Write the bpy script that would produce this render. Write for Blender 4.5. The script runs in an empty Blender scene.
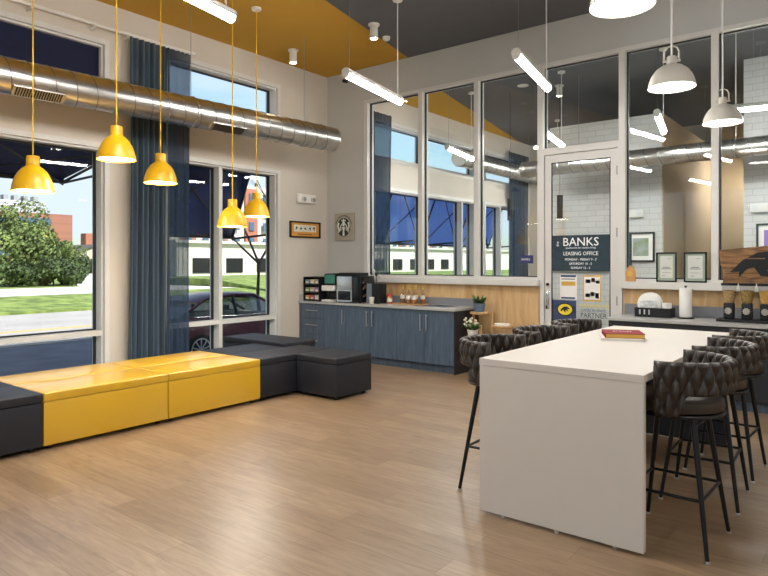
import bpy, bmesh, math, random
from mathutils import Vector, Matrix
R = math.radians
PI = math.pi
random.seed(7)
S = bpy.context.scene
COL = S.collection

# ------------------------------------------------------------------ materials
def mat(name, col, rough=0.5, metal=0.0, var=0.06, scale=8.0, bump=0.0, bscale=120.0, stretch=None,
        emit=None, estr=0.0, spec=0.5, coat=0.0, sheen=0.0, col2=None, trans=0.0):
    m = bpy.data.materials.new(name); m.use_nodes = True
    nt = m.node_tree; nd = nt.nodes; ln = nt.links
    b = nd['Principled BSDF']
    b.inputs['Roughness'].default_value = rough
    b.inputs['Metallic'].default_value = metal
    b.inputs['Specular IOR Level'].default_value = spec
    b.inputs['Coat Weight'].default_value = coat
    b.inputs['Sheen Weight'].default_value = sheen
    b.inputs['Transmission Weight'].default_value = trans
    tc = nd.new('ShaderNodeTexCoord'); mp = nd.new('ShaderNodeMapping')
    if stretch: mp.inputs['Scale'].default_value = stretch
    ln.new(tc.outputs['Object'], mp.inputs['Vector'])
    n = nd.new('ShaderNodeTexNoise'); n.inputs['Scale'].default_value = scale; n.inputs['Detail'].default_value = 4
    ln.new(mp.outputs['Vector'], n.inputs['Vector'])
    r = nd.new('ShaderNodeValToRGB')
    c1 = tuple(max(0, c*(1-var)) for c in col); c2 = col2 if col2 else tuple(min(1, c*(1+var)) for c in col)
    r.color_ramp.elements[0].position = 0.3; r.color_ramp.elements[1].position = 0.7
    r.color_ramp.elements[0].color = (*c1, 1); r.color_ramp.elements[1].color = (*c2, 1)
    ln.new(n.outputs['Fac'], r.inputs['Fac']); ln.new(r.outputs['Color'], b.inputs['Base Color'])
    if bump:
        n2 = nd.new('ShaderNodeTexNoise'); n2.inputs['Scale'].default_value = bscale; n2.inputs['Detail'].default_value = 3
        ln.new(mp.outputs['Vector'], n2.inputs['Vector'])
        bp = nd.new('ShaderNodeBump'); bp.inputs['Strength'].default_value = bump; bp.inputs['Distance'].default_value = 0.004
        ln.new(n2.outputs['Fac'], bp.inputs['Height']); ln.new(bp.outputs['Normal'], b.inputs['Normal'])
    if emit:
        b.inputs['Emission Color'].default_value = (*emit, 1); b.inputs['Emission Strength'].default_value = estr
    return m

def glass_mat(name, tint=(1, 1, 1), ior=1.5, rough=0.0):
    m = bpy.data.materials.new(name); m.use_nodes = True
    nt = m.node_tree; nd = nt.nodes; ln = nt.links
    nd.remove(nd['Principled BSDF']); out = nd['Material Output']
    t = nd.new('ShaderNodeBsdfTransparent'); t.inputs['Color'].default_value = (*tint, 1)
    g = nd.new('ShaderNodeBsdfGlossy'); g.inputs['Roughness'].default_value = rough
    f = nd.new('ShaderNodeFresnel'); f.inputs['IOR'].default_value = ior
    geo = nd.new('ShaderNodeNewGeometry')
    # on the inner side of a pane's faces no extra mirror
    sub = nd.new('ShaderNodeMath'); sub.operation = 'SUBTRACT'; sub.inputs[0].default_value = 1.0
    mul = nd.new('ShaderNodeMath'); mul.operation = 'MULTIPLY'
    ln.new(geo.outputs['Backfacing'], sub.inputs[1]); ln.new(sub.outputs[0], mul.inputs[0]); ln.new(f.outputs['Fac'], mul.inputs[1])
    mx = nd.new('ShaderNodeMixShader')
    ln.new(mul.outputs[0], mx.inputs['Fac']); ln.new(t.outputs[0], mx.inputs[1]); ln.new(g.outputs[0], mx.inputs[2])
    ln.new(mx.outputs[0], out.inputs['Surface'])
    return m

def brick_mat(name, c1, c2, mortar, bw, bh, msize, rough, axes='xz', bump=0.25, offset=0.5):
    m = bpy.data.materials.new(name); m.use_nodes = True
    nt = m.node_tree; nd = nt.nodes; ln = nt.links
    b = nd['Principled BSDF']; b.inputs['Roughness'].default_value = rough
    tc = nd.new('ShaderNodeTexCoord'); sp = nd.new('ShaderNodeSeparateXYZ'); cb = nd.new('ShaderNodeCombineXYZ')
    ln.new(tc.outputs['Object'], sp.inputs[0])
    ln.new(sp.outputs[axes[0].upper()], cb.inputs['X']); ln.new(sp.outputs[axes[1].upper()], cb.inputs['Y'])
    t = nd.new('ShaderNodeTexBrick'); t.offset = offset
    t.inputs['Scale'].default_value = 1; t.inputs['Brick Width'].default_value = bw; t.inputs['Row Height'].default_value = bh
    t.inputs['Mortar Size'].default_value = msize; t.inputs['Color1'].default_value = (*c1, 1); t.inputs['Color2'].default_value = (*c2, 1)
    t.inputs['Mortar'].default_value = (*mortar, 1)
    ln.new(cb.outputs[0], t.inputs['Vector']); ln.new(t.outputs['Color'], b.inputs['Base Color'])
    bp = nd.new('ShaderNodeBump'); bp.inputs['Strength'].default_value = bump; bp.inputs['Distance'].default_value = 0.004; bp.invert = True
    ln.new(t.outputs['Fac'], bp.inputs['Height']); ln.new(bp.outputs['Normal'], b.inputs['Normal'])
    return m

def floor_mat():
    m = bpy.data.materials.new('oak_plank_floor'); m.use_nodes = True
    nt = m.node_tree; nd = nt.nodes; ln = nt.links
    b = nd['Principled BSDF']
    tc = nd.new('ShaderNodeTexCoord')
    t = nd.new('ShaderNodeTexBrick'); t.offset = 0.37; t.offset_frequency = 2
    for k, v in (('Scale', 1), ('Brick Width', 1.22), ('Row Height', 0.18), ('Mortar Size', 0.0016), ('Mortar Smooth', 0.3), ('Bias', 0.0)): t.inputs[k].default_value = v
    t.inputs['Color1'].default_value = (0.240, 0.156, 0.086, 1); t.inputs['Color2'].default_value = (0.330, 0.228, 0.140, 1)
    t.inputs['Mortar'].default_value = (0.13, 0.08, 0.045, 1)
    ln.new(tc.outputs['Object'], t.inputs['Vector'])
    mp = nd.new('ShaderNodeMapping'); mp.inputs['Scale'].default_value = (1.0, 10.0, 1.0)
    ln.new(tc.outputs['Object'], mp.inputs['Vector'])
    n = nd.new('ShaderNodeTexNoise'); n.inputs['Scale'].default_value = 3.2; n.inputs['Detail'].default_value = 8; n.inputs['Roughness'].default_value = 0.65; n.inputs['Distortion'].default_value = 0.8
    ln.new(mp.outputs['Vector'], n.inputs['Vector'])
    r = nd.new('ShaderNodeValToRGB'); r.color_ramp.elements[0].position = 0.28; r.color_ramp.elements[1].position = 0.68
    r.color_ramp.elements[0].color = (0.52, 0.46, 0.40, 1); r.color_ramp.elements[1].color = (1.12, 1.12, 1.12, 1)
    ln.new(n.outputs['Fac'], r.inputs['Fac'])
    mx = nd.new('ShaderNodeMix'); mx.data_type = 'RGBA'; mx.blend_type = 'MULTIPLY'; mx.inputs[0].default_value = 0.85
    ln.new(t.outputs['Color'], mx.inputs[6]); ln.new(r.outputs['Color'], mx.inputs[7])
    # knots
    mk = nd.new('ShaderNodeMapping'); mk.inputs['Scale'].default_value = (1.1, 3.2, 1)
    ln.new(tc.outputs['Object'], mk.inputs['Vector'])
    v = nd.new('ShaderNodeTexVoronoi'); v.inputs['Scale'].default_value = 1.6
    ln.new(mk.outputs['Vector'], v.inputs['Vector'])
    rk = nd.new('ShaderNodeValToRGB'); rk.color_ramp.elements[0].position = 0.03; rk.color_ramp.elements[1].position = 0.11
    rk.color_ramp.elements[0].color = (0.55, 0.5, 0.46, 1); rk.color_ramp.elements[1].color = (1, 1, 1, 1)
    ln.new(v.outputs['Distance'], rk.inputs['Fac'])
    m2 = nd.new('ShaderNodeMix'); m2.data_type = 'RGBA'; m2.blend_type = 'MULTIPLY'; m2.inputs[0].default_value = 0.8
    ln.new(mx.outputs[2], m2.inputs[6]); ln.new(rk.outputs['Color'], m2.inputs[7])
    ln.new(m2.outputs[2], b.inputs['Base Color'])
    b.inputs['Roughness'].default_value = 0.34; b.inputs['Specular IOR Level'].default_value = 1.0
    bp = nd.new('ShaderNodeBump'); bp.inputs['Strength'].default_value = 0.12; bp.inputs['Distance'].default_value = 0.003
    ln.new(n.outputs['Fac'], bp.inputs['Height']); ln.new(bp.outputs['Normal'], b.inputs['Normal'])
    return m

def wood_mat(name, c1, c2, stretch, scale=3.0, rough=0.5, detail=6, distort=1.2):
    m = bpy.data.materials.new(name); m.use_nodes = True
    nt = m.node_tree; nd = nt.nodes; ln = nt.links; b = nd['Principled BSDF']; b.inputs['Roughness'].default_value = rough
    tc = nd.new('ShaderNodeTexCoord'); mp = nd.new('ShaderNodeMapping'); mp.inputs['Scale'].default_value = stretch
    ln.new(tc.outputs['Object'], mp.inputs['Vector'])
    n = nd.new('ShaderNodeTexNoise'); n.inputs['Scale'].default_value = scale; n.inputs['Detail'].default_value = detail; n.inputs['Distortion'].default_value = distort
    ln.new(mp.outputs['Vector'], n.inputs['Vector'])
    r = nd.new('ShaderNodeValToRGB'); r.color_ramp.elements[0].position = 0.32; r.color_ramp.elements[1].position = 0.66
    r.color_ramp.elements[0].color = (*c1, 1); r.color_ramp.elements[1].color = (*c2, 1)
    ln.new(n.outputs['Fac'], r.inputs['Fac']); ln.new(r.outputs['Color'], b.inputs['Base Color'])
    return m

M = {}
M['wall'] = mat('wall_paint', (0.59, 0.54, 0.47), 0.85, var=0.015, scale=3, bump=0.06, bscale=200)
M['header'] = mat('header_paint', (0.50, 0.505, 0.485), 0.85, var=0.015, scale=3, bump=0.06, bscale=200)
M['ceil_grey'] = mat('ceiling_grey_paint', (0.112, 0.116, 0.124), 0.9, var=0.03, scale=4)
M['ceil_yel'] = mat('ceiling_yellow_paint', (0.52, 0.285, 0.025), 0.85, var=0.03, scale=2)
M['floor'] = floor_mat()
M['alu'] = mat('white_aluminium', (0.62, 0.61, 0.58), 0.4, var=0.02)
M['gasket'] = mat('black_gasket', (0.012, 0.012, 0.015), 0.6)
M['glass'] = glass_mat('window_glass', (0.96, 0.98, 0.98), 1.45)
M['pglass'] = glass_mat('partition_glass', (0.93, 0.96, 0.96), 1.75)
M['clear'] = glass_mat('clear_plastic', (0.93, 0.93, 0.93), 1.35)
M['cardglass'] = glass_mat('picture_glass', (0.98, 0.98, 0.98), 1.4)
M['yellow_vinyl'] = mat('yellow_vinyl', (0.60, 0.345, 0.008), 0.36, var=0.03, scale=3, bump=0.15, bscale=350, spec=0.8, coat=0.45)
M['dark_fabric'] = mat('charcoal_fabric', (0.012, 0.013, 0.018), 0.55, var=0.12, scale=60, bump=0.3, bscale=500, spec=0.4)
M['blackmetal'] = mat('black_metal', (0.010, 0.011, 0.014), 0.35, metal=0.4)
M['black'] = mat('black_plastic', (0.008, 0.008, 0.010), 0.45, spec=0.35)
M['blackgloss'] = mat('black_gloss', (0.008, 0.008, 0.010), 0.15)
M['white'] = mat('white_plastic', (0.72, 0.70, 0.66), 0.45, var=0.02)
M['paper'] = mat('white_paper', (0.80, 0.79, 0.76), 0.8, var=0.02)
M['island'] = mat('white_laminate', (0.60, 0.555, 0.50), 0.42, var=0.01)
M['island_edge'] = mat('laminate_edge', (0.45, 0.41, 0.37), 0.5, var=0.02)
M['navy'] = wood_mat('navy_laminate', (0.048, 0.070, 0.104), (0.088, 0.125, 0.175), (14, 14, 1), 3.0, 0.42)
M['navy_dark'] = mat('navy_cabinet_side', (0.014, 0.016, 0.023), 0.5, var=0.1, scale=20)
M['top'] = mat('grey_quartz', (0.40, 0.40, 0.385), 0.3, var=0.06, scale=60)
M['splash'] = mat('grey_splashback', (0.20, 0.21, 0.23), 0.35, var=0.05, scale=40)
M['steel'] = mat('brushed_steel', (0.66, 0.66, 0.67), 0.3, metal=0.95, var=0.05, scale=30)
M['galv'] = mat('galvanised_steel', (0.60, 0.59, 0.57), 0.28, metal=1.0, var=0.14, scale=7, bump=0.06, bscale=14)
M['seam'] = mat('duct_seam_steel', (0.30, 0.30, 0.30), 0.4, metal=0.9)
M['chrome'] = mat('chrome', (0.75, 0.75, 0.76), 0.12, metal=1.0)
M['ply'] = wood_mat('pine_plywood', (0.47, 0.28, 0.115), (0.66, 0.46, 0.24), (3.5, 3.5, 0.5), 2.4, 0.5)
M['pine'] = wood_mat('light_pine', (0.50, 0.29, 0.13), (0.66, 0.43, 0.22), (9, 9, 1), 3, 0.5)
M['leather'] = mat('dark_brown_leather', (0.028, 0.020, 0.014), 0.30, var=0.25, scale=30, bump=0.15, bscale=260)
M['shade_yel'] = mat('yellow_enamel', (0.72, 0.40, 0.008), 0.35, var=0.02)
M['cord_yel'] = mat('yellow_cord', (0.70, 0.42, 0.02), 0.6)
M['cord_white'] = mat('white_cord', (0.7, 0.7, 0.68), 0.6)
M['shade_white'] = mat('white_enamel', (0.60, 0.57, 0.51), 0.4, var=0.02)
M['wire'] = mat('steel_wire', (0.35, 0.35, 0.35), 0.4, metal=0.8)
M['tube'] = mat('tube_diffuser', (0.9, 0.9, 0.88), 0.5, emit=(1.0, 0.965, 0.92), estr=72)
M['bulb'] = mat('lit_bulb', (0.9, 0.9, 0.88), 0.5, emit=(1.0, 0.92, 0.80), estr=40)
M['bulbw'] = mat('lit_dome_diffuser', (0.9, 0.9, 0.9), 0.5, emit=(1.0, 0.95, 0.88), estr=13)
M['spot'] = mat('lit_downlight', (0.9, 0.9, 0.88), 0.5, emit=(1.0, 0.85, 0.62), estr=45)
M['curtain'] = mat('teal_curtain', (0.028, 0.056, 0.084), 0.8, var=0.15, scale=3, bump=0.2, bscale=400, sheen=0.2, stretch=(8, 8, 0.4))
M['navy_cloth'] = mat('navy_awning_cloth', (0.010, 0.022, 0.11), 0.8, var=0.1)
M['blind'] = mat('navy_blind_cloth', (0.004, 0.008, 0.036), 0.9, var=0.1)
M['steel_dark'] = mat('dark_bronze_steel', (0.010, 0.010, 0.014), 0.5)
M['orange'] = mat('orange_mat_board', (0.60, 0.27, 0.03), 0.6)
M['cream'] = mat('cream_card', (0.70, 0.66, 0.56), 0.7)
M['canvas'] = mat('taupe_canvas', (0.38, 0.34, 0.28), 0.8, bump=0.2, bscale=600)
M['logo_green'] = mat('dark_green_ink', (0.008, 0.028, 0.020), 0.6)
M['logo_white'] = mat('white_ink', (0.72, 0.74, 0.70), 0.6)
M['vinyl_white'] = mat('white_vinyl', (0.85, 0.86, 0.86), 0.5)
M['vinyl_yel'] = mat('yellow_vinyl_print', (0.80, 0.62, 0.03), 0.5)
M['vinyl_navy'] = mat('navy_vinyl_print', (0.02, 0.05, 0.16), 0.5)
M['vinyl_black'] = mat('black_vinyl_print', (0.01, 0.01, 0.012), 0.5)
M['red'] = mat('red_book_cloth', (0.22, 0.004, 0.007), 0.65, spec=0.25)
M['gold'] = mat('gold_edge', (0.62, 0.38, 0.06), 0.45)
M['syrup'] = mat('amber_syrup', (0.30, 0.12, 0.03), 0.1, coat=0.6)
M['label'] = mat('cream_label', (0.70, 0.66, 0.58), 0.6)
M['redlid'] = mat('red_plastic', (0.50, 0.03, 0.02), 0.4)
M['sauce'] = mat('orange_sauce', (0.45, 0.13, 0.03), 0.3)
M['pot'] = mat('blue_grey_pot', (0.12, 0.18, 0.28), 0.5)
M['leaf'] = mat('green_leaf', (0.07, 0.16, 0.035), 0.5, var=0.4, scale=12)
M['leaf_dark'] = mat('purple_green_leaf', (0.06, 0.05, 0.035), 0.5, var=0.4, scale=20)
M['flower'] = mat('pale_flower', (0.70, 0.68, 0.55), 0.7)
M['teal_screen'] = mat('green_screen', (0.02, 0.10, 0.07), 0.2, emit=(0.05, 0.30, 0.22), estr=0.10)
M['cornflake'] = mat('tan_cereal', (0.50, 0.33, 0.15), 0.8, var=0.4, scale=70, bump=0.8, bscale=90)
M['loops'] = mat('mixed_cereal', (0.55, 0.20, 0.08), 0.8, col2=(0.42, 0.36, 0.10), var=0.5, scale=55, bump=0.8, bscale=70)
M['golden'] = mat('golden_cereal', (0.62, 0.36, 0.09), 0.8, var=0.3, scale=60, bump=0.8, bscale=70)
M['tile'] = brick_mat('white_running_bond_tile', (0.52, 0.52, 0.51), (0.56, 0.56, 0.55), (0.42, 0.42, 0.41), 0.30, 0.10, 0.006, 0.35, 'xz', 0.3)
M['beige'] = mat('beige_paint', (0.40, 0.31, 0.20), 0.85, var=0.02)
M['purple'] = mat('purple_panel', (0.25, 0.16, 0.45), 0.6)
M['screen'] = mat('dark_teal_panel', (0.012, 0.035, 0.055), 0.25, var=0.2)
M['deskwood'] = mat('white_desk_top', (0.6, 0.6, 0.58), 0.4)
M['oldwood'] = wood_mat('rustic_wood', (0.045, 0.020, 0.008), (0.36, 0.18, 0.06), (0.8, 3, 7), 3.2, 0.55, 8, 1.6)
M['plaque'] = wood_mat('honey_wood', (0.45, 0.22, 0.07), (0.60, 0.33, 0.12), (3, 3, 9), 3, 0.5)
M['certgreen'] = mat('sage_mat_board', (0.30, 0.36, 0.29), 0.8)
M['certpaper'] = mat('certificate_paper', (0.58, 0.60, 0.56), 0.8)
M['inkgrey'] = mat('grey_ink', (0.14, 0.14, 0.14), 0.8)
M['bluesign'] = mat('navy_sign', (0.015, 0.025, 0.11), 0.4)
M['photo'] = mat('photo_print', (0.55, 0.58, 0.66), 0.5, col2=(0.16, 0.24, 0.08), var=0.3, scale=7)
# outdoors
M['asphalt'] = mat('asphalt', (0.125, 0.125, 0.140), 0.9, var=0.2, scale=1.5, bump=0.2, bscale=60)
M['road'] = mat('road_concrete', (0.36, 0.34, 0.32), 0.9, var=0.1, scale=0.8)
M['concrete'] = mat('pale_concrete', (0.62, 0.60, 0.56), 0.9, var=0.06, scale=0.8)
M['grass'] = mat('lawn_grass', (0.12, 0.20, 0.035), 0.9, var=0.5, scale=1.6, col2=(0.26, 0.33, 0.075), bump=0.5, bscale=5)
M['tree_leaf'] = mat('tree_leaf', (0.060, 0.11, 0.022), 0.7, var=0.45, scale=0.9, col2=(0.19, 0.25, 0.065))
M['bush_leaf'] = mat('dark_bush_leaf', (0.035, 0.07, 0.017), 0.7, var=0.45, scale=0.9, col2=(0.10, 0.155, 0.04))
M['bark'] = mat('bark', (0.06, 0.045, 0.035), 0.9, var=0.3)
M['brick'] = brick_mat('red_brick', (0.36, 0.15, 0.10), (0.30, 0.12, 0.08), (0.34, 0.22, 0.17), 0.6, 0.25, 0.02, 0.9, 'xz')
M['stucco'] = mat('beige_siding', (0.62, 0.53, 0.42), 0.9)
M['whitewall'] = mat('white_stucco', (0.70, 0.66, 0.60), 0.9)
M['rooftile'] = mat('dark_roof_shingle', (0.10, 0.09, 0.09), 0.9)
M['redroof'] = mat('red_brick_cladding', (0.40, 0.15, 0.10), 0.9)
M['bglass'] = mat('building_window', (0.08, 0.14, 0.22), 0.15, var=0.3, scale=0.4)
M['maroon'] = mat('maroon_car_paint', (0.075, 0.010, 0.022), 0.3, coat=0.25, var=0.03)
M['carglass'] = glass_mat('car_glass', (0.30, 0.34, 0.34), 1.6)
M['tyre'] = mat('tyre_rubber', (0.012, 0.012, 0.012), 0.85)
M['upper'] = mat('building_cladding', (0.30, 0.30, 0.30), 0.9)
M['yline'] = mat('yellow_road_paint', (0.60, 0.40, 0.08), 0.9)

# ------------------------------------------------------------------ mesh builder
class MB:
    def __init__(s): s.bm = bmesh.new(); s.mi = 0
    def _face(s, vs):
        try:
            f = s.bm.faces.new(vs); f.material_index = s.mi; return f
        except ValueError: return None
    def box(s, x0, x1, y0, y1, z0, z1, bev=0.0, seg=2, mtx=None):
        t = bmesh.new()
        vs = [t.verts.new((x, y, z)) for x in (x0, x1) for y in (y0, y1) for z in (z0, z1)]
        for q in ((0, 1, 3, 2), (4, 6, 7, 5), (0, 4, 5, 1), (2, 3, 7, 6), (0, 2, 6, 4), (1, 5, 7, 3)):
            t.faces.new([vs[i] for i in q])
        if bev > 0: bmesh.ops.bevel(t, geom=t.edges[:], offset=bev, segments=seg, affect='EDGES', profile=0.6)
        s.merge(t, mtx); return s
    def merge(s, t, mtx=None):
        mp = {}
        for v in t.verts: mp[v] = s.bm.verts.new(mtx @ v.co if mtx else v.co)
        for f in t.faces: s._face([mp[v] for v in f.verts])
        t.free()
    def cyl(s, p0, p1, r0, r1=None, seg=16, caps=True):
        r1 = r0 if r1 is None else r1
        p0 = Vector(p0); p1 = Vector(p1); d = (p1-p0).normalized()
        a = d.orthogonal().normalized(); b = d.cross(a)
        A = []; B = []
        for i in range(seg):
            t = 2*PI*i/seg; o = a*math.cos(t)+b*math.sin(t)
            A.append(s.bm.verts.new(p0+o*r0)); B.append(s.bm.verts.new(p1+o*r1))
        for i in range(seg):
            j = (i+1) % seg; s._face([A[i], A[j], B[j], B[i]])
        if caps: s._face(A[::-1]); s._face(B)
        return s
    def tube(s, pts, r, seg=8, closed=False):
        pts = [Vector(p) for p in pts]; n = len(pts); rings = []
        up = None
        for i, p in enumerate(pts):
            if closed: d = (pts[(i+1) % n]-pts[i-1]).normalized()
            else: d = (pts[min(i+1, n-1)]-pts[max(i-1, 0)]).normalized()
            if up is None: up = d.orthogonal().normalized()
            a = (up-d*up.dot(d)).normalized(); b = d.cross(a); up = a
            rr = r[i] if isinstance(r, (list, tuple)) else r
            rings.append([s.bm.verts.new(p+(a*math.cos(2*PI*k/seg)+b*math.sin(2*PI*k/seg))*rr) for k in range(seg)])
        for i in range(n if closed else n-1):
            A = rings[i]; B = rings[(i+1) % n]
            for k in range(seg): s._face([A[k], A[(k+1) % seg], B[(k+1) % seg], B[k]])
        if not closed: s._face(rings[0][::-1]); s._face(rings[-1])
        return s
    def lathe(s, prof, c=(0, 0, 0), seg=32, sx=1, sy=1):
        rings = []
        for r, z in prof:
            if r < 1e-6: rings.append([s.bm.verts.new((c[0], c[1], c[2]+z))])
            else: rings.append([s.bm.verts.new((c[0]+r*math.cos(2*PI*k/seg)*sx, c[1]+r*math.sin(2*PI*k/seg)*sy, c[2]+z)) for k in range(seg)])
        for A, B in zip(rings, rings[1:]):
            for k in range(seg):
                j = (k+1) % seg
                if len(A) == 1 and len(B) == 1: continue
                if len(A) == 1: s._face([A[0], B[j], B[k]])
                elif len(B) == 1: s._face([A[k], A[j], B[0]])
                else: s._face([A[k], A[j], B[j], B[k]])
        return s
    def prism(s, poly, f, d):
        """poly 2-D outline; f(a,b,t) -> 3-D; extruded t 0..d"""
        A = [s.bm.verts.new(f(a, b, 0)) for a, b in poly]; B = [s.bm.verts.new(f(a, b, d)) for a, b in poly]
        n = len(poly)
        for i in range(n): s._face([A[i], A[(i+1) % n], B[(i+1) % n], B[i]])
        s._face(A[::-1]); s._face(B); return s
    def quad(s, *p):
        s._face([s.bm.verts.new(q) for q in p]); return s
    def build(s, name, m, parent=None, smooth=False, norm=True):
        if norm: bmesh.ops.recalc_face_normals(s.bm, faces=s.bm.faces[:])
        off = Vector((0, 0, 0)); p = parent
        while p is not None: off += p.location; p = p.parent
        for v in s.bm.verts: v.co -= off
        me = bpy.data.meshes.new(name); s.bm.to_mesh(me); s.bm.free()
        for q in (m if isinstance(m, (list, tuple)) else [m]): me.materials.append(q)
        if smooth:
            me.polygons.foreach_set('use_smooth', [True]*len(me.polygons))
            me.set_sharp_from_angle(angle=R(38))
        o = bpy.data.objects.new(name, me); COL.objects.link(o)
        if parent: o.parent = parent
        return o

def tag(o, label=None, cat=None, group=None, kind=None):
    if label: o['label'] = label
    if cat: o['category'] = cat
    if group: o['group'] = group
    if kind: o['kind'] = kind
    return o
def thing(name, label, cat, loc=(0, 0, 0), group=None, kind=None):
    o = bpy.data.objects.new(name, None); COL.objects.link(o); o.location = loc; o.empty_display_size = 0.1
    return tag(o, label, cat, group, kind)
def copy_tree(o, parent=None):
    c = o.copy(); COL.objects.link(c)
    if parent: c.parent = parent
    for ch in list(o.children):
        copy_tree(ch, c)
    return c
def dup(root, loc, rz=0.0, label=None, group=None):
    c = copy_tree(root); c.location = loc; c.rotation_euler = (0, 0, rz)
    if label: c['label'] = label
    if group: c['group'] = group
    return c
def base(o, loc):
    """give a single-mesh thing its origin at loc"""
    d = Vector(loc)
    for v in o.data.vertices: v.co -= d
    o.location = d; return o
def struct(o, label, cat): return tag(o, label, cat, None, 'structure')

def text(name, s, size, mtx, m, parent=None, ext=0.001, align='CENTER', sx=1.0, label=None):
    cu = bpy.data.curves.new(name, 'FONT'); cu.body = s; cu.size = size; cu.extrude = ext; cu.align_x = align; cu.resolution_u = 2
    t = bpy.data.objects.new(name+'_tmp', cu); COL.objects.link(t); bpy.context.view_layer.update()
    me = bpy.data.meshes.new_from_object(t.evaluated_get(bpy.context.evaluated_depsgraph_get()))
    bpy.data.objects.remove(t); bpy.data.curves.remove(cu)
    off = Vector((0, 0, 0)); p = parent
    while p is not None: off += p.location; p = p.parent
    me.transform(Matrix.Translation(-off) @ mtx @ Matrix.Diagonal((sx, 1, 1, 1)))
    me.name = name; me.materials.clear(); me.materials.append(m)
    o = bpy.data.objects.new(name, me); COL.objects.link(o)
    if parent: o.parent = parent
    if label: o['label'] = label
    return o
def on_back(x, y, z): return Matrix.Translation((x, y, z)) @ Matrix.Rotation(PI/2, 4, 'X')         # faces -y
def on_left(x, y, z): return Matrix.Translation((x, y, z)) @ Matrix.Rotation(PI/2, 4, 'Z') @ Matrix.Rotation(PI/2, 4, 'X')  # faces +x

# ------------------------------------------------------------------ shell
XW = -7.29; YB = 7.75; ZC = 4.59; XR = 3.2; YF = -4.2; YO = 15.6
GZ = -0.65
b = MB(); b.box(XW, XR, YF, YO, -0.2, 0.0)
struct(b.build('floor', M['floor']), 'light oak plank floor running under the whole room', 'floor')

def diag(y): return -5.15-0.198*(y-5.44)
def cpoly(b, poly, mi):
    b.mi = mi; b.prism(poly, lambda x, y, t: (x, y, ZC+t), 0.25)
b = MB()
cpoly(b, [(XW, YF), (diag(YF), YF), (diag(YB), YB), (XW, YB)], 1)
cpoly(b, [(diag(YF), YF), (XR, YF), (XR, YB), (diag(YB), YB)], 0)
cpoly(b, [(XW, YB), (XR, YB), (XR, YO), (XW, YO)], 0)
b.mi = 1; b.prism([(XW, 8.0), (-5.9, 8.0), (XW, 15.0)], lambda x, y, t: (x, y, ZC-0.004+t), 0.004)
struct(b.build('ceiling', [M['ceil_grey'], M['ceil_yel']]), 'charcoal and yellow painted ceiling with a diagonal colour edge', 'ceiling')

def wall_holes(b, fixed, u0, u1, z0, z1, holes, axis):
    us = sorted({u0, u1, *[h[0] for h in holes], *[h[1] for h in holes]}); zs = sorted({z0, z1, *[h[2] for h in holes], *[h[3] for h in holes]})
    us = [u for u in us if u0 <= u <= u1]; zs = [z for z in zs if z0 <= z <= z1]
    for a, c in zip(us, us[1:]):
        for e, f in zip(zs, zs[1:]):
            um = (a+c)/2; zm = (e+f)/2
            if any(h[0] < um < h[1] and h[2] < zm < h[3] for h in holes): continue
            if axis == 'y': b.box(fixed[0], fixed[1], a, c, e, f)
            else: b.box(a, c, fixed[0], fixed[1], e, f)
W1 = (0.6, 3.90); W2 = (4.72, 6.66); W3 = (8.75, 12.75); W4 = (13.15, 14.9)
LO = (0.08, 2.88); UP = (3.42, 4.12); UP2 = (3.42, 4.20)
holes = [(w[0], w[1], l[0], l[1]) for w, us_ in ((W1, UP), (W2, UP2), (W3, UP), (W4, UP)) for l in (LO, us_)]
b = MB(); wall_holes(b, (XW-0.26, XW), YF, YO, -0.7, ZC+0.25, holes, 'y')
struct(b.build('wall_left', M['wall']), 'greige painted window wall with tall lower and shallow upper windows', 'wall')
b = MB(); wall_holes(b, (YF-0.2, YF), XW-0.26, XR+0.2, -0.7, ZC+0.25, [(-6.6, -2.3, 0.08, 3.6), (-1.9, 2.6, 0.08, 3.6)], 'x')
struct(b.build('wall_front', M['wall']), 'plain greige wall opposite the glazed partition', 'wall')
b = MB(); b.box(XR, XR+0.2, YF, YO, -0.2, ZC+0.25)
struct(b.build('wall_right', M['wall']), 'plain greige wall closing the right side of the room', 'wall')
b = MB(); b.box(XW-0.26, XR+0.2, YO, YO+0.2, -0.2, ZC+0.25)
struct(b.build('wall_far', M['wall']), 'far wall of the leasing office behind the glazing', 'wall')
b = MB(); b.box(XW-0.3, XR+0.2, YF-0.2, YO+0.2, ZC+0.25, 11.6)
struct(b.build('added_upper_storeys', M['upper']), 'unseen upper storeys added above the ceiling to shade the asphalt outside', 'building')  # unseen block added so the building throws its shadow across the asphalt

GX0, GX1 = -6.46, 0.35        # glazing
ZS, ZT = 1.26, 4.07
DX0, DX1 = -3.47, -2.42       # door opening
b = MB(); wall_holes(b, (YB, YB+0.16), XW, XR, 0.0, ZC, [(GX0, GX1, ZS, ZT), (DX0, DX1, 0.0, ZT)], 'x')
struct(b.build('wall_back', M['header']), 'greige partition wall around the office glazing and door', 'wall')

# plywood wainscot
b = MB(); b.box(XW+0.001, DX0-0.02, YB-0.018, YB-0.0005, 0, ZS-0.09)
struct(b.build('trim_1', M['ply']), 'pale pine plywood panelling below the glazing left of the door', 'panelling')
b = MB(); b.box(DX1+0.02, XR-0.01, YB-0.018, YB-0.0005, 0, ZS-0.09)
struct(b.build('trim_2', M['ply']), 'honey pine plywood panelling below the glazing right of the door', 'panelling')
b = MB(); b.box(GX0-0.02, DX0-0.0, YB-0.10, YB-0.0005, ZS-0.085, ZS-0.001, 0.006)
struct(b.build('trim_3', M['alu']), 'white sill rail under the glazing left of the door', 'sill')
b = MB(); b.box(DX1, GX1, YB-0.10, YB-0.0005, ZS-0.085, ZS-0.001, 0.006)
struct(b.build('trim_4', M['alu']), 'white sill rail under the glazing right of the door', 'sill')

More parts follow.
